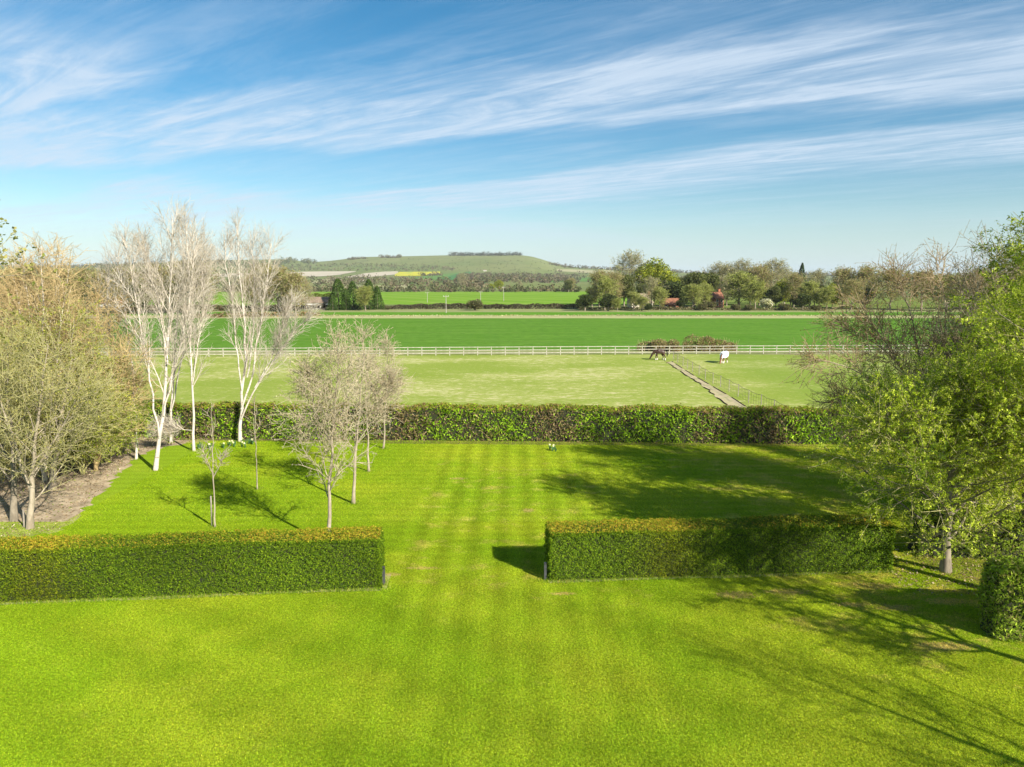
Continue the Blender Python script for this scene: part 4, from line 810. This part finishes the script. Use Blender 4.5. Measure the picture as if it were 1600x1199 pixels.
def house(name, label, px, Y, w_, d, hw, hr, rz, wall, roof, cat='house', wins=(), chim=(), hip=.0, door=None, lift=0, dormer=None):
    p = W(px, 480, Y); r = thing(name, label, cat, (p[0], Y, lift), rz); mb = MB(); mb.box((0, 0, hw/2), (w_, d, hw))
    g = hr*(1-hip*.0)
    if not hip: mb.add([(-w_/2, -d/2, hw), (-w_/2, d/2, hw), (-w_/2, 0, hw+hr), (w_/2, -d/2, hw), (w_/2, d/2, hw), (w_/2, 0, hw+hr)], [(0, 2, 1), (3, 4, 5)])
    mb.build('wall', wall, r); o = .35; q = w_/2*hip; th = .18; mb = MB(); x0 = w_/2+o; dz = o*hr/(d/2)
    Vr = [(-x0, -d/2-o, hw-dz), (x0, -d/2-o, hw-dz), (x0, d/2+o, hw-dz), (-x0, d/2+o, hw-dz), (-x0+q*1.4, 0, hw+hr), (x0-q*1.4, 0, hw+hr)]
    Vt = [(a, b_, c+th) for a, b_, c in Vr]; mb.add(Vr+Vt, [(0, 1, 5, 4), (2, 3, 4, 5), (1, 2, 5), (3, 0, 4), (6, 10, 11, 7), (8, 11, 10, 9), (7, 11, 8), (9, 10, 6), (0, 6, 7, 1), (1, 7, 8, 2), (2, 8, 9, 3), (3, 9, 6, 0)]) 
    rf = mb.build('roof', roof, r)
    for (x, z, a, b_) in wins:
        mb = MB(); mb.box((x, -d/2-.03, z), (a+.2, .06, b_+.2)); f = mb.build('window', M['white_wall'], r); mb = MB(); mb.box((x, -d/2-.075, z), (a, .03, b_)); mb.build('pane', M['glass'], f)
    for x, ch in chim: mb = MB(); mb.box((x, 0, hw+hr+ch/2-.5), (.8, .6, ch+1)); mb.box((x, 0, hw+hr+ch+.05), (.95, .75, .12)); mb.build('chimney', M['brick'], rf)
    if door is not None: mb = MB(); mb.box((door, -d/2-.04, 1.05), (1, .08, 2.1)); mb.build('door', M['timber'], r)
    return r
house('thatched_cottage', 'thatched cottage with a rounded brown roof among the bare trees', 1000, 266, 8.0, 6, 2.3, 2.9, .12, M['cream_wall'], M['thatch'], wins=((-2.5, 1.3, 1.1, .9), (1.2, 1.3, 1.1, .9), (3, 1.3, 1.1, .9)), chim=((3.2, 1.0),), hip=.35, door=-.6)
house('barn', 'low barn with an orange red tiled roof right of the thatched cottage', 1047, 262, 6.0, 6, 1.6, 2.0, -.15, M['brick'], M['red_tile'], 'barn', wins=((-1.5, 1.1, 1, .8),), door=1.5)
house('brick_house', 'red brick house with a steep tiled roof and a chimney at the field edge', 1118, 274, 3.6, 6, 3.4, 2.2, .2, M['brick'], M['red_tile'], wins=((-.9, 2.6, .8, .9), (.9, 2.6, .8, .9), (-.9, 1.1, .8, .9)), chim=((1.2, 1.2),), door=1)
house('low_building', 'long low white walled building with a brown roof left of the dark conifers', 491, 256, 10.5, 6, 2.5, 1.7, .04, M['white_wall'], M['brown_roof'], 'building', wins=((-3.5, .95, 1.4, .8), (-1, .95, 1.4, .8), (2, .95, 1.4, .8)), door=4.2)
house('cottage', 'small white cottage with a red roof glimpsed behind the left trees', 178, 262, 8, 5, 2.1, 1.6, .1, M['white_wall'], M['red_tile'], wins=((-2, 1.1, 1, .8), (1, 1.1, 1, .8)), door=2.6)
for px, py, lb in ((758, 424, 'tiny white farmhouse on the slope of the hill'), (566, 440, 'tiny pale farm building below the chalk fields'),  (1108, 477, 'small pale shed beside the brick house')):
    h_ = hit(px, py) if py < 460 else np.array([*W(px, 480, 262)[:2], 0]); s = 7 if py < 430 else (7 if py < 460 else 2.2)
    r = house('farm_building', lb, px, h_[1], s*1.3, s*.6, s*.3, s*.2, .1, M['white_wall'], M['brown_roof'], 'building', door=0, wins=((-s*.35, s*.17, s*.12, s*.1),)); r.location.z = h_[2]-.2
# telegraph poles
def pole(label, px, Y, ztop, arm=1.4):
    p = W(px, 480, Y); r = thing('telegraph_pole', label, 'pole', (p[0], Y, 0), .3, 'telegraph poles across the fields'); mb = MB(); mb.cyl((0, 0, 0), (0, 0, ztop), .12, .09, 8); mb.build('pole', M['pole_wood'], r)
    mb = MB(); mb.box((0, 0, ztop-.5), (arm*1.25, .09, .10)); mb.build('crossarm', M['pole_wood'], r)
    for s in (-1, 0, 1): mb = MB(); mb.cyl((s*arm*.55, 0, ztop-.45), (s*arm*.55, 0, ztop-.2), .07, .04, 6); mb.build('insulator', M['white_wall'], r)
for px, yt, Y, lb in ((697, 461, 226, 'telegraph pole standing before the dark field hedge'), (668, 456, 330, 'thin telegraph pole left in the pale green field'), (751, 455, 350, 'telegraph pole in the middle of the pale green field'), (787, 448, 350, 'tallest telegraph pole with a crossarm in the pale green field')): pole(lb, px, Y, W(px, yt, Y)[2])
# ------------------------------------------------------------------ distant trees: a few kinds, then copies
def proto_bare(name, seed, h, R, twig, cols, n=3500, leaf=.28, trunk=.22, ang=48, bark='bark_grey', ln=2):
    b = np.zeros(3); S = [([b, b+[.1, 0, h*.3], b+[.3, .2, h*.65], b+[.2, 0, h*.95]], trunk)]
    lv = [dict(n=21, t0=.14, t1=.98, ang=ang, angv=10, L=R, lv=.25, up=.12, wig=.1, K=6, rr=.45, rmin=.035, shape=sh_oval), dict(n=9, t0=.2, t1=1, ang=40, angv=14, L=R*.42, lv=.3, up=.06, wig=.12, K=4, rr=.5, rmin=.026), dict(n=8, t0=.15, t1=1, ang=42, angv=15, L=R*.22, lv=.4, up=.03, wig=.15, K=3, rr=.6, rmin=.022)]
    return make_tree(name, None, None, b, S, lv, (M[bark], M[bark], M[twig]), dict(n=ln+1, size=leaf*1.15, cols=cols, jit=.15, tone=True), 2, seed, None, rt=.06, S=(6, 4, 3, 3))
def proto_leafy(name, seed, h, R, cols, n=7500, leaf=.46, lump=18, narrow=1., mat='leaf'):
    rng = np.random.default_rng(seed); root = thing(name, None, None); mb = MB(); mb.cyl((0, 0, 0), (.1, 0, h*.55), .28, .14, 7); mb.build('trunk', M['bark_grey'], root)
    mb = MB()
    c = rng.normal(size=(lump, 3)); c /= np.linalg.norm(c, axis=1, keepdims=True); c *= np.array([R*.58, R*.58, h*.27])*rng.uniform(.5, 1, (lump, 1)); c[:, 2] += h*.57
    for q in c: mb.cyl((.05, 0, h*.3), q, .10, .04, 4)
    mb.build('branches', M['bark_grey'], root)
    k = rng.integers(0, lump, n); d = rng.normal(size=(n, 3)); d /= np.linalg.norm(d, axis=1, keepdims=True); rr = rng.uniform(.6, 1.05, (n, 1)); sz = rng.uniform(.36, .52, (lump, 1))[k]*R
    P = c[k]+d*rr*sz; P = P[P[:, 2] > h*.08]; V, F = leaf_quads(rng, P, leaf, .7, None); col = vary(rng, cols, len(P), None, .22)*(1+.2*np.sin(P[:, :1]*2)*np.sin(P[:, 2:]*1.5)); mesh_obj('crown', V, F, M[mat], root, col=rep4(col), kind='stuff'); return root
def proto_conifer(name, seed, h, R, cols, n=4200, leaf=.38, p=.8, solid=True):
    rng = np.random.default_rng(seed); root = thing(name, None, None); mb = MB(); mb.cyl((0, 0, 0), (0, 0, h*.95), .22, .04, 7); mb.build('trunk', M['bark_grey'], root)
    z = rng.uniform(.02, 1, n); lay = (.80+.2*np.abs(np.sin(z*h*2.2))) if not solid else (.86+.14*np.sin(z*9+rng.integers(0, 3, n)*2.1)); r = R*(1-z)**p*lay*rng.uniform(.6, 1, n)**.4+.12; a = rng.uniform(0, 6.283, n); r *= (1+.16*np.sin(a*3+z*5))
    P = np.stack([r*np.cos(a), r*np.sin(a), z*h*(1-.0)-(0 if solid else .25)*r], 1); P[:, 2] = np.maximum(P[:, 2], .1); V, F = leaf_quads(rng, P, leaf, .6); mesh_obj('crown', V, F, M['needle'], root, col=rep4(vary(rng, cols, n, None, .25)), kind='stuff'); return root
gb = [(.34, .31, .15), (.42, .38, .20), (.27, .29, .10)]; ob = [(.30, .33, .07), (.38, .38, .11), (.23, .27, .06)]; rb = [(.38, .30, .14), (.33, .31, .12), (.29, .32, .09)]
PR = dict(bare=proto_bare('bare_tree', 101, 14, 5.2, 'twig_grey', gb), bare2=proto_bare('bare_tree', 102, 12, 4.6, 'twig_red', rb, ang=42, ln=3), willow=proto_bare('budding_tree', 103, 10, 4.2, 'twig_olive', ob, ang=38, ln=4),
          leafy=proto_leafy('leafy_tree', 104, 14, 5.2, [(.24, .28, .025), (.33, .35, .03), (.16, .20, .02), (.38, .38, .05)]), ivy=proto_leafy('ivy_tree', 105, 12, 4.2, [(.09, .11, .03), (.13, .15, .04), (.18, .18, .06)], 6000, .46, 15),
          dark=proto_leafy('holly_tree', 106, 8, 3.4, [(.05, .065, .022), (.07, .09, .025), (.10, .12, .035)], 4200, .42, 13), bush=proto_leafy('bush', 107, 4, 2.6, [(.16, .15, .06), (.11, .13, .04), (.20, .16, .09)], 2200, .4, 11),
          con=proto_conifer('cypress_tree', 108, 10.5, 3.2, [(.045, .085, .018), (.07, .12, .022), (.10, .15, .03)], p=.62), spruce=proto_conifer('spruce_tree', 109, 16, 3.4, [(.07, .11, .04), (.10, .14, .05), (.05, .08, .03)], p=.85, solid=False),
          white=proto_leafy('blossom_tree', 110, 5, 2.6, [(.55, .52, .36), (.42, .42, .22), (.62, .58, .48)], 2400, .36, 10))
PH0 = dict(bare=14, bare2=12, willow=10, leafy=14, ivy=12, dark=8, bush=4, con=10.5, spruce=16, white=5); used = set()
def put(kind, px, top, Y, label, cat='tree', grp='trees beyond the fields', wide=1., base=None, seed=0):
    p = W(px, 480, Y); zb = float(hgt(p[0], Y)) if base is None else base; zt = W(px, top, Y)[2]; s = max(.15, (zt-zb)/PH0[kind]*1.03)
    r = PR[kind]
    if kind in used: r = copy_tree(r)
    used.add(kind); r.location = (p[0], Y, zb); wide *= 1.22 if Y < 320 and kind not in ('con', 'spruce') else 1; r.scale = (s*wide, s*wide, s); r.rotation_euler = (0, 0, px*1.7+seed); tag(r, label, cat, grp); return r
T_ = [
 ('con', 529, 437, 250, 'broad dark green cypress, leftmost of the conifer group', 1.25), ('con', 520, 462, 246, 'small dark conifer at the left foot of the conifer group', 1.3), ('con', 552, 441, 251, 'dark cypress in the middle of the conifer group', 1.15), ('con', 577, 438, 253, 'dark cypress behind the bare shrub in the conifer group', 1.1), ('con', 590, 448, 252, 'slim cypress at the right end of the conifer group', 1.1), ('con', 541, 452, 247, 'short olive cypress filling the conifer group', .9), ('willow', 571, 455, 244, 'bare grey shrub growing before the cypresses', 1.1),
 ('bush', 742, 468, 246, 'round olive bush standing in the dark field hedge', 1.3), ('bush', 606, 478, 250, 'low bush at the left end of the dark field hedge', 1.2),
 ('bare2', 936, 432, 252, 'russet bare tree at the left end of the village trees', .85), ('dark', 914, 459, 242, 'dark holly at the left foot of the village trees', 1.2), ('bare2', 958, 434, 262, 'russet crowned tree behind the holly', .9), ('dark', 950, 458, 240, 'dark green holly left of the thatched cottage', 1.1), ('willow', 945, 442, 246, 'orange budded willow left of the thatched cottage', .9), ('willow', 965, 470, 238, 'low bare shrub near the field edge left of the cottage', 1.2),
 ('bare', 981, 405, 290, 'tall bare tree behind the thatched cottage', .85), ('ivy', 975, 425, 284, 'ivy covered tree behind the thatched cottage', .9), ('leafy', 1022, 402, 288, 'tallest round olive green tree above the cottages', 1.0), ('leafy', 1048, 424, 284, 'yellow olive tree beside the tallest one', .85), ('dark', 1052, 438, 268, 'dark evergreen behind the red tiled barn', 1.5), ('bare', 1018, 440, 250, 'spreading bare tree in front of the cottages', 1.0), ('ivy', 1002, 440, 274, 'ivy dark tree behind the cottage chimney', .9),
 ('willow', 1003, 468, 240, 'small grey shrub in the cottage garden', 1.4), ('dark', 1014, 474, 238, 'dark bush in the cottage garden', 1.2), ('ivy', 1085, 421, 280, 'bushy dark pine right of the barn', 1.0), ('ivy', 1104, 422, 284, 'second dark pine behind the brick house', .9), ('leafy', 1098, 438, 276, 'olive tree between the pines and the brick house', .7), ('willow', 1082, 452, 250, 'rounded grey budded tree before the pines', 1.2), ('bush', 1098, 474, 244, 'green bush in front of the brick house', 1.1), ('dark', 1066, 462, 250, 'dark shrub right of the barn', 1.0),
 ('bare', 1120, 420, 300, 'bare tree behind the brick house', 1.0), ('bare', 1153, 416, 296, 'bare round headed tree right of the brick house', .8), ('willow', 1155, 436, 262, 'grey green budded tree in the orchard', 1.3), ('bare', 1135, 438, 285, 'low bare tree behind the orchard', 1.1), ('bare', 1203, 416, 292, 'wide bare tree above the orchard', 1.0), ('bare2', 1186, 424, 290, 'bare brownish tree left of the wide one', 1.0), ('dark', 1196, 452, 262, 'dark holly in the orchard', 1.1), ('leafy', 1222, 434, 270, 'yellow green tree in the orchard', .7), ('ivy', 1212, 444, 260, 'ivy tree with a visible trunk in the orchard', .8),
 ('white', 1198, 467, 246, 'white blossoming shrub at the orchard edge', 1.2), ('spruce', 1250, 413, 280, 'pointed spruce standing above the orchard trees', 1.1), ('bare2', 1240, 436, 262, 'russet tree left of the spruce', .9), ('dark', 1254, 458, 248, 'black green holly at the foot of the spruce', 1.2), ('bare', 1272, 430, 270, 'grey tree right of the spruce', .9), ('dark', 1280, 444, 268, 'dark evergreen right of the spruce', .7), ('leafy', 1300, 442, 258, 'olive tree at the right end of the orchard', .8), ('bare2', 1316, 428, 266, 'russet bare tree next to the right hand garden trees', 1.0), ('bare2', 1350, 426, 262, 'russet bare tree behind the red brown garden tree', 1.1), ('bush', 1275, 476, 240, 'low bush at the right end of the field edge', 1.2), ('willow', 1292, 455, 248, 'budding shrub at the right end of the field edge', 1.1),
 ('willow', 990, 462, 246, 'rounded grey shrub hiding the left end of the thatched cottage', 1.3), ('willow', 1030, 456, 247, 'budding tree hiding the gap between cottage and barn', 1.0), ('bush', 1108, 470, 250, 'olive bush before the wall of the brick house', 1.3), ('willow', 1100, 450, 262, 'budding tree at the left corner of the brick house', .9), ('bare', 1172, 428, 300, 'grey bare tree between the orchard and the skyline', 1.1), ('bare', 1135, 424, 310, 'grey bare tree right of the brick house chimney', 1.1),
 ('ivy', 1066, 430, 292, 'dark ivy tree between the barn and the pines', 1.1), ('willow', 1180, 448, 255, 'grey green tree at the middle of the orchard', 1.2), ('bush', 1150, 475, 246, 'low bush in the orchard grass', 1.4), ('bush', 1170, 476, 243, 'small bush at the edge of the orchard', 1.4), ('bush', 1225, 474, 244, 'green bush under the ivy tree', 1.5), ('ivy', 1235, 446, 275, 'dark ivy tree left of the spruce foot', 1.1), ('willow', 1265, 448, 252, 'olive grey tree right of the spruce foot', 1.1), ('bare', 1225, 428, 310, 'distant grey tree above the orchard', 1.2), ('bare2', 1330, 444, 250, 'low russet tree at the right end of the orchard', 1.2), ('ivy', 1350, 448, 255, 'dark ivy tree behind the right garden trees', 1.2), ('ivy', 925, 446, 262, 'olive ivy tree behind the leftmost holly', .9),
 ('bare2', 1390, 430, 250, 'russet tree seen through the right garden trees', 1.2), ('bare2', 1440, 432, 250, 'second russet tree seen through the right garden trees', 1.2), ('willow', 1480, 440, 240, 'grey tree seen through the right garden trees', 1.2), ('bare2', 1530, 430, 250, 'third russet tree seen through the right garden trees', 1.2), ('bare', 1580, 430, 250, 'grey bare tree at the far right edge', 1.2),
 ('bare2', 462, 436, 205, 'red brown bushy tree left of the low white building', 1.0), ('bare2', 436, 428, 210, 'red brown tree behind the lone birch', 1.1), ('bare', 478, 448, 240, 'small grey tree behind the low white building', .9), ('ivy', 446, 446, 235, 'dark ivy tree behind the lone birch', .9), ('bare2', 410, 424, 230, 'tall russet tree right behind the lone birch', 1.0), ('bare2', 400, 440, 215, 'russet bush behind the lone birch', 1.2),
 ('bare2', 318, 424, 220, 'russet tree between the birch clump and the lone birch', 1.0), ('bare2', 290, 420, 225, 'russet tree behind the birch clump', 1.1), ('ivy', 268, 436, 222, 'dark ivy tree behind the birch clump', 1.0), ('bare2', 245, 424, 222, 'brown tree behind the left birches', 1.1), ('ivy', 218, 440, 218, 'olive ivy tree behind the slender birch', 1.0), ('bare2', 196, 428, 220, 'russet tree left of the slender birch', 1.1), ('bare2', 168, 432, 214, 'russet tree behind the orange willow', 1.1), ('bare2', 135, 430, 220, 'brown tree at the far side of the field on the left', 1.2), ('bare2', 100, 432, 215, 'brown tree behind the tall pale tree', 1.2), ('bare', 60, 430, 215, 'grey tree behind the left shrubs', 1.2), ('bare2', 20, 430, 215, 'brown tree at the far left edge', 1.2),
 ('leafy', 780, 437, 650, 'round yellow green tree in the hedgerow below the hill', 1.3), ('leafy', 768, 443, 640, 'low green tree in the hedgerow below the hill', 1.3), ('bare', 812, 441, 660, 'pale bare tree in the hedgerow below the hill', 1.1), ('ivy', 888, 436, 600, 'dark green tree where the far field meets the village trees', 1.3), ('bare2', 893, 438, 610, 'brown tree beside the dark one at the far field corner', 1.2), ('bare', 722, 430, 760, 'large bare tree left of the middle of the far hedgerow', 1.1), ('bare', 648, 448, 640, 'small bare tree in the left of the far hedgerow', 1.2), ('dark', 640, 446, 640, 'dark upright tree at the left of the far hedgerow', .8),
]
for k, (kind, px, top, Y, lb, wd) in enumerate(T_): put(kind, px, top, Y, lb, 'bush' if kind == 'bush' else 'tree', wide=wd, seed=k)
# woods, hedgerows and copses that read as masses
def wood(name, pts, n, h, cols, seed, q=26, size=3.0, wd=1.1, dy=25, snap=True):
    """pts: polyline of (px, py) where trees stand on the land; py may be a (lo, hi) band"""
    rng = np.random.default_rng(seed); xs = np.array([p[0] for p in pts], float); lo = np.array([p[1] for p in pts], float); hi = np.array([p[2] for p in pts], float); P, Cc = [], []; cols = np.array(cols)
    for k in range(n):
        x = rng.uniform(xs[0], xs[-1]); y = rng.uniform(np.interp(x, xs, lo), np.interp(x, xs, hi)); b = hit(x, y)
        if b is None: b = hit(x, y+3)
        if b is None: continue
        H = h*rng.uniform(.35, 1.35); d = rng.normal(size=(q, 3)); d /= np.linalg.norm(d, axis=1, keepdims=True); d *= np.array([H*.5*wd, H*.5*wd, H*.5])*rng.uniform(.6, 1, (q, 1)); d[:, 2] += H*.5
        P.append(b+[0, rng.uniform(0, dy), 0]+d); Cc.append(np.tile(cols[rng.integers(len(cols))]*rng.uniform(.75, 1.25), (q, 1)))
    P, Cc = np.vstack(P), np.vstack(Cc); V, F = leaf_quads(rng, P, size, .8); o = mesh_obj(name, V, F, M['litter'], None, col=rep4(np.clip(Cc, 0, 1))); return tag(o, kind='stuff')
gw = [(.135, .105, .06), (.16, .13, .075), (.12, .115, .045), (.085, .085, .035)]; ow = [(.13, .145, .055), (.10, .12, .045), (.15, .14, .07)]
wood('hilltop_copse', [(701, 399.8, 400.8), (815, 399.2, 400.2)], 260, 15, [(.07, .075, .045), (.10, .09, .06), (.06, .07, .035)], 1, 26, 3.2, 1.0, 120)
wood('hilltop_copse', [(470, 409, 412), (492, 410, 413)], 40, 15, ow, 2, 26, 3.5); wood('hilltop_copse', [(541, 406, 408), (572, 403, 405)], 40, 9, gw, 3, 26, 3); wood('hilltop_copse', [(593, 403, 404), (626, 402.5, 403.5)], 45, 11, gw, 4, 26, 3); wood('hilltop_copse', [(436, 407, 412), (462, 407, 416)], 50, 15, ow, 14, 26, 3.5)
wood('ridge_wood', [(858, 413, 415), (890, 418, 420), (960, 421.5, 423), (1100, 427.5, 429), (1400, 431, 433), (1700, 432, 434)], 900, 12, gw, 5, 20, 3.5)
wood('ridge_wood', [(-200, 415, 420), (160, 414, 420), (330, 409, 416), (440, 408, 418)], 700, 12, gw+ow, 6, 18, 3.5)
wood('slope_scrub', [(330, 416, 426), (470, 414, 424), (560, 413, 424), (640, 415, 424), (710, 419, 424)], 520, 8, gw+ow, 7, 16, 2.6)
wood('slope_scrub', [(560, 406, 422), (700, 404, 424), (840, 408, 426), (880, 418, 428)], 170, 4.5, ow, 8, 10, 2.0)
wood('slope_wood', [(714, 431, 441), (760, 429, 442), (830, 430, 443), (905, 432, 444)], 480, 9, gw+[(.16, .12, .08)], 9, 20, 2.6)
wood('slope_wood', [(440, 434, 446), (500, 436, 448), (560, 434, 448), (640, 436, 450), (720, 440, 452), (760, 446, 454)], 330, 8, gw, 10, 20, 2.4)
wood('slope_wood', [(655, 430.5, 432), (690, 430.5, 432)], 40, 8, gw, 11, 20, 2.4)
wood('far_hedgerow', [(330, 454, 456), (560, 455, 457), (600, 455, 457), (905, 455.5, 457.5)], 300, 5.5, ow+gw, 12, 30, 1.6, 1.2, 15)
wood('far_wood', [(860, 424, 438), (960, 427, 444), (1350, 432, 450), (1700, 434, 450)], 800, 9, gw+ow, 13, 20, 2.6)
wood('far_wood', [(-300, 430, 452), (200, 428, 452), (440, 434, 450)], 700, 9, gw+ow+[(.20, .13, .08)], 15, 20, 2.6)
# ------------------------------------------------------------------ uncut grass round trunks and hedge feet, litter on the beds
rng = np.random.default_rng(99); P = []
def along_line(a, b, n, w_): f = rng.uniform(0, 1, (n, 1)); return np.array(a[:2])*(1-f)+np.array(b[:2])*f+rng.normal(size=(n, 2))*w_
for a, b_, n in ((fl-[0, .12, 0], fr-[0, .12, 0], 1100), (fl2-[0, .12, 0], fr2-[0, .12, 0], 900), (G(226, 687), G(1420, 700), 2600)): P.append(along_line(a, b_, n, .05))
for px_c, py_c in ((243, 735), (213, 718), (267, 692), (303, 705), (375, 690), (515, 852), (552, 787), (576, 737), (599, 701), (336, 824), (402, 765), (1477, 893), (600, 914), (852, 907)): P.append(G(px_c, py_c)[:2]+rng.normal(size=(90, 2))*.17)
P = np.vstack(P); n = len(P); P = np.column_stack([P, np.zeros(n)]); a = rng.uniform(0, 6.283, n); u = np.stack([np.cos(a), np.sin(a), 0*a], 1)*.012; l = rng.normal(size=(n, 3))*.35; l[:, 2] = 1
V = np.stack([P-u, P+u, P+l*rng.uniform(.05, .17, (n, 1))], 1).reshape(-1, 3); mesh_obj('long_grass', V, np.arange(n*3).reshape(-1, 3), M['leaf'], None, col=np.repeat(vary(rng, [(.22, .34, .02), (.38, .40, .06), (.15, .26, .015)], n), 3, 0), kind='stuff')
def in_poly(p, poly):
    c = np.zeros(len(p), bool); q = np.array(poly)
    for (x1, y1), (x2, y2) in zip(q, np.roll(q, -1, 0)): c ^= ((y1 > p[:, 1]) != (y2 > p[:, 1])) & (p[:, 0] < (x2-x1)*(p[:, 1]-y1)/(y2-y1+1e-9)+x1)
    return c
Q = np.column_stack([rng.uniform(-34, -14, 16000), rng.uniform(26, 47, 16000)]); Q = Q[in_poly(Q, bedL)]; Q2 = np.column_stack([rng.uniform(13.5, 20, 1500), rng.uniform(22.5, 27, 1500)]); Q = np.vstack([Q, Q2]); n = len(Q)
V, F = leaf_quads(rng, np.column_stack([Q, np.full(n, .03)]), .10, .5, np.tile([0, 0, 1.], (n, 1)), .5)
mesh_obj('leaf_litter', V, F, M['litter'], None, col=rep4(vary(rng, [(.34, .25, .14), (.22, .15, .08), (.48, .40, .26), (.20, .26, .04)], n, [.4, .3, .15, .15])), kind='stuff')
# ------------------------------------------------------------------ thin spring haze
hm = bpy.data.materials.new('haze'); hm.use_nodes = True; ht = NT(hm.node_tree); ht.n.clear(); ho = ht.new('ShaderNodeOutputMaterial'); hv = ht.new('ShaderNodeVolumePrincipled')
hv.inputs['Color'].default_value = (.86, .92, 1, 1); hv.inputs['Density'].default_value = .00006; ht.link(hv.outputs[0], ho.inputs['Volume'])
mb = MB(); mb.box((0, 2000, 88), (14000, 14500, 180)); hz_ = mb.build('haze', hm); tag(hz_, kind='stuff')
# ------------------------------------------------------------------ grass, twigs and litter on the lawn
def grass_patch(seed, n, size, h, cols, wv=.006):
    rng = np.random.default_rng(seed); P = np.stack([rng.uniform(-size/2, size/2, n), rng.uniform(-size/2, size/2, n), np.zeros(n)], 1); a = rng.uniform(0, 6.283, n); u = np.stack([np.cos(a), np.sin(a), 0*a], 1)*wv*rng.uniform(.7, 1.3, (n, 1))
    l = rng.normal(size=(n, 3))*.45; l[:, 2] = 1; tip = P+l*(h*rng.uniform(.5, 1.3, (n, 1))); V = np.stack([P-u, P+u, tip], 1).reshape(-1, 3); F = np.arange(n*3).reshape(-1, 3)
    c = np.repeat(np.array(cols)[rng.choice(len(cols), n, p=[.45, .2, .25, .1])]*(1+rng.normal(size=(n, 1))*.15), 3, 0); return V, F, c
def scatter(name, proto, pts, rng_seed):
    """instances of a patch of blades on points, one object"""
    me = bpy.data.meshes.new(name); me.from_pydata([tuple(p) for p in pts], [], []); o = bpy.data.objects.new(name, me); C.objects.link(o)
    ng = bpy.data.node_groups.new(name, 'GeometryNodeTree'); ng.interface.new_socket('Geometry', in_out='INPUT', socket_type='NodeSocketGeometry'); ng.interface.new_socket('Geometry', in_out='OUTPUT', socket_type='NodeSocketGeometry')
    n = ng.nodes; gi, go = n.new('NodeGroupInput'), n.new('NodeGroupOutput'); ip = n.new('GeometryNodeInstanceOnPoints'); oi = n.new('GeometryNodeObjectInfo'); oi.inputs['Object'].default_value = proto; oi.inputs['As Instance'].default_value = True
    rv = n.new('FunctionNodeRandomValue'); rv.data_type = 'INT'; rv.inputs[4].default_value = 0; rv.inputs[5].default_value = 3; rv.inputs['Seed'].default_value = rng_seed
    mm = n.new('ShaderNodeMath'); mm.operation = 'MULTIPLY'; mm.inputs[1].default_value = math.pi/2; cx = n.new('ShaderNodeCombineXYZ'); L = ng.links
    L.new(rv.outputs[2], mm.inputs[0]); L.new(mm.outputs[0], cx.inputs[2]); L.new(gi.outputs[0], ip.inputs['Points']); L.new(oi.outputs['Geometry'], ip.inputs['Instance']); L.new(cx.outputs[0], ip.inputs['Rotation']); L.new(ip.outputs[0], go.inputs[0])
    m = o.modifiers.new('scatter', 'NODES'); m.node_group = ng; return tag(o, kind='stuff')
gc = [(1.25, 1.25, .8), (1.6, 1.45, 1.0), (.95, 1.0, .7), (2.1, 1.6, 2.0)]
V, F, c = grass_patch(1, 7000, 1.25, .030, gc, .0065); gp = mesh_obj('grass_tuft', V, F, M['grass'], None, col=c, kind='stuff'); gp.location = (-14, -8, .0)
pts = [(x, y, 0) for x in np.arange(-30, 34, 1.25) for y in np.arange(3, 30, 1.25)]
scatter('grass', gp, pts, 3)
V, F, c = grass_patch(2, 3200, 1.6, .035, gc, .011); gp2 = mesh_obj('grass_tuft', V, F, M['grass'], None, col=c, kind='stuff'); gp2.location = (-17, -8, .0)
pts = [(x, y, 0) for x in np.arange(-30, 36, 1.6) for y in np.arange(30.6, 46, 1.6) if x > -19-(y-30)*.1]
scatter('grass', gp2, pts, 5)
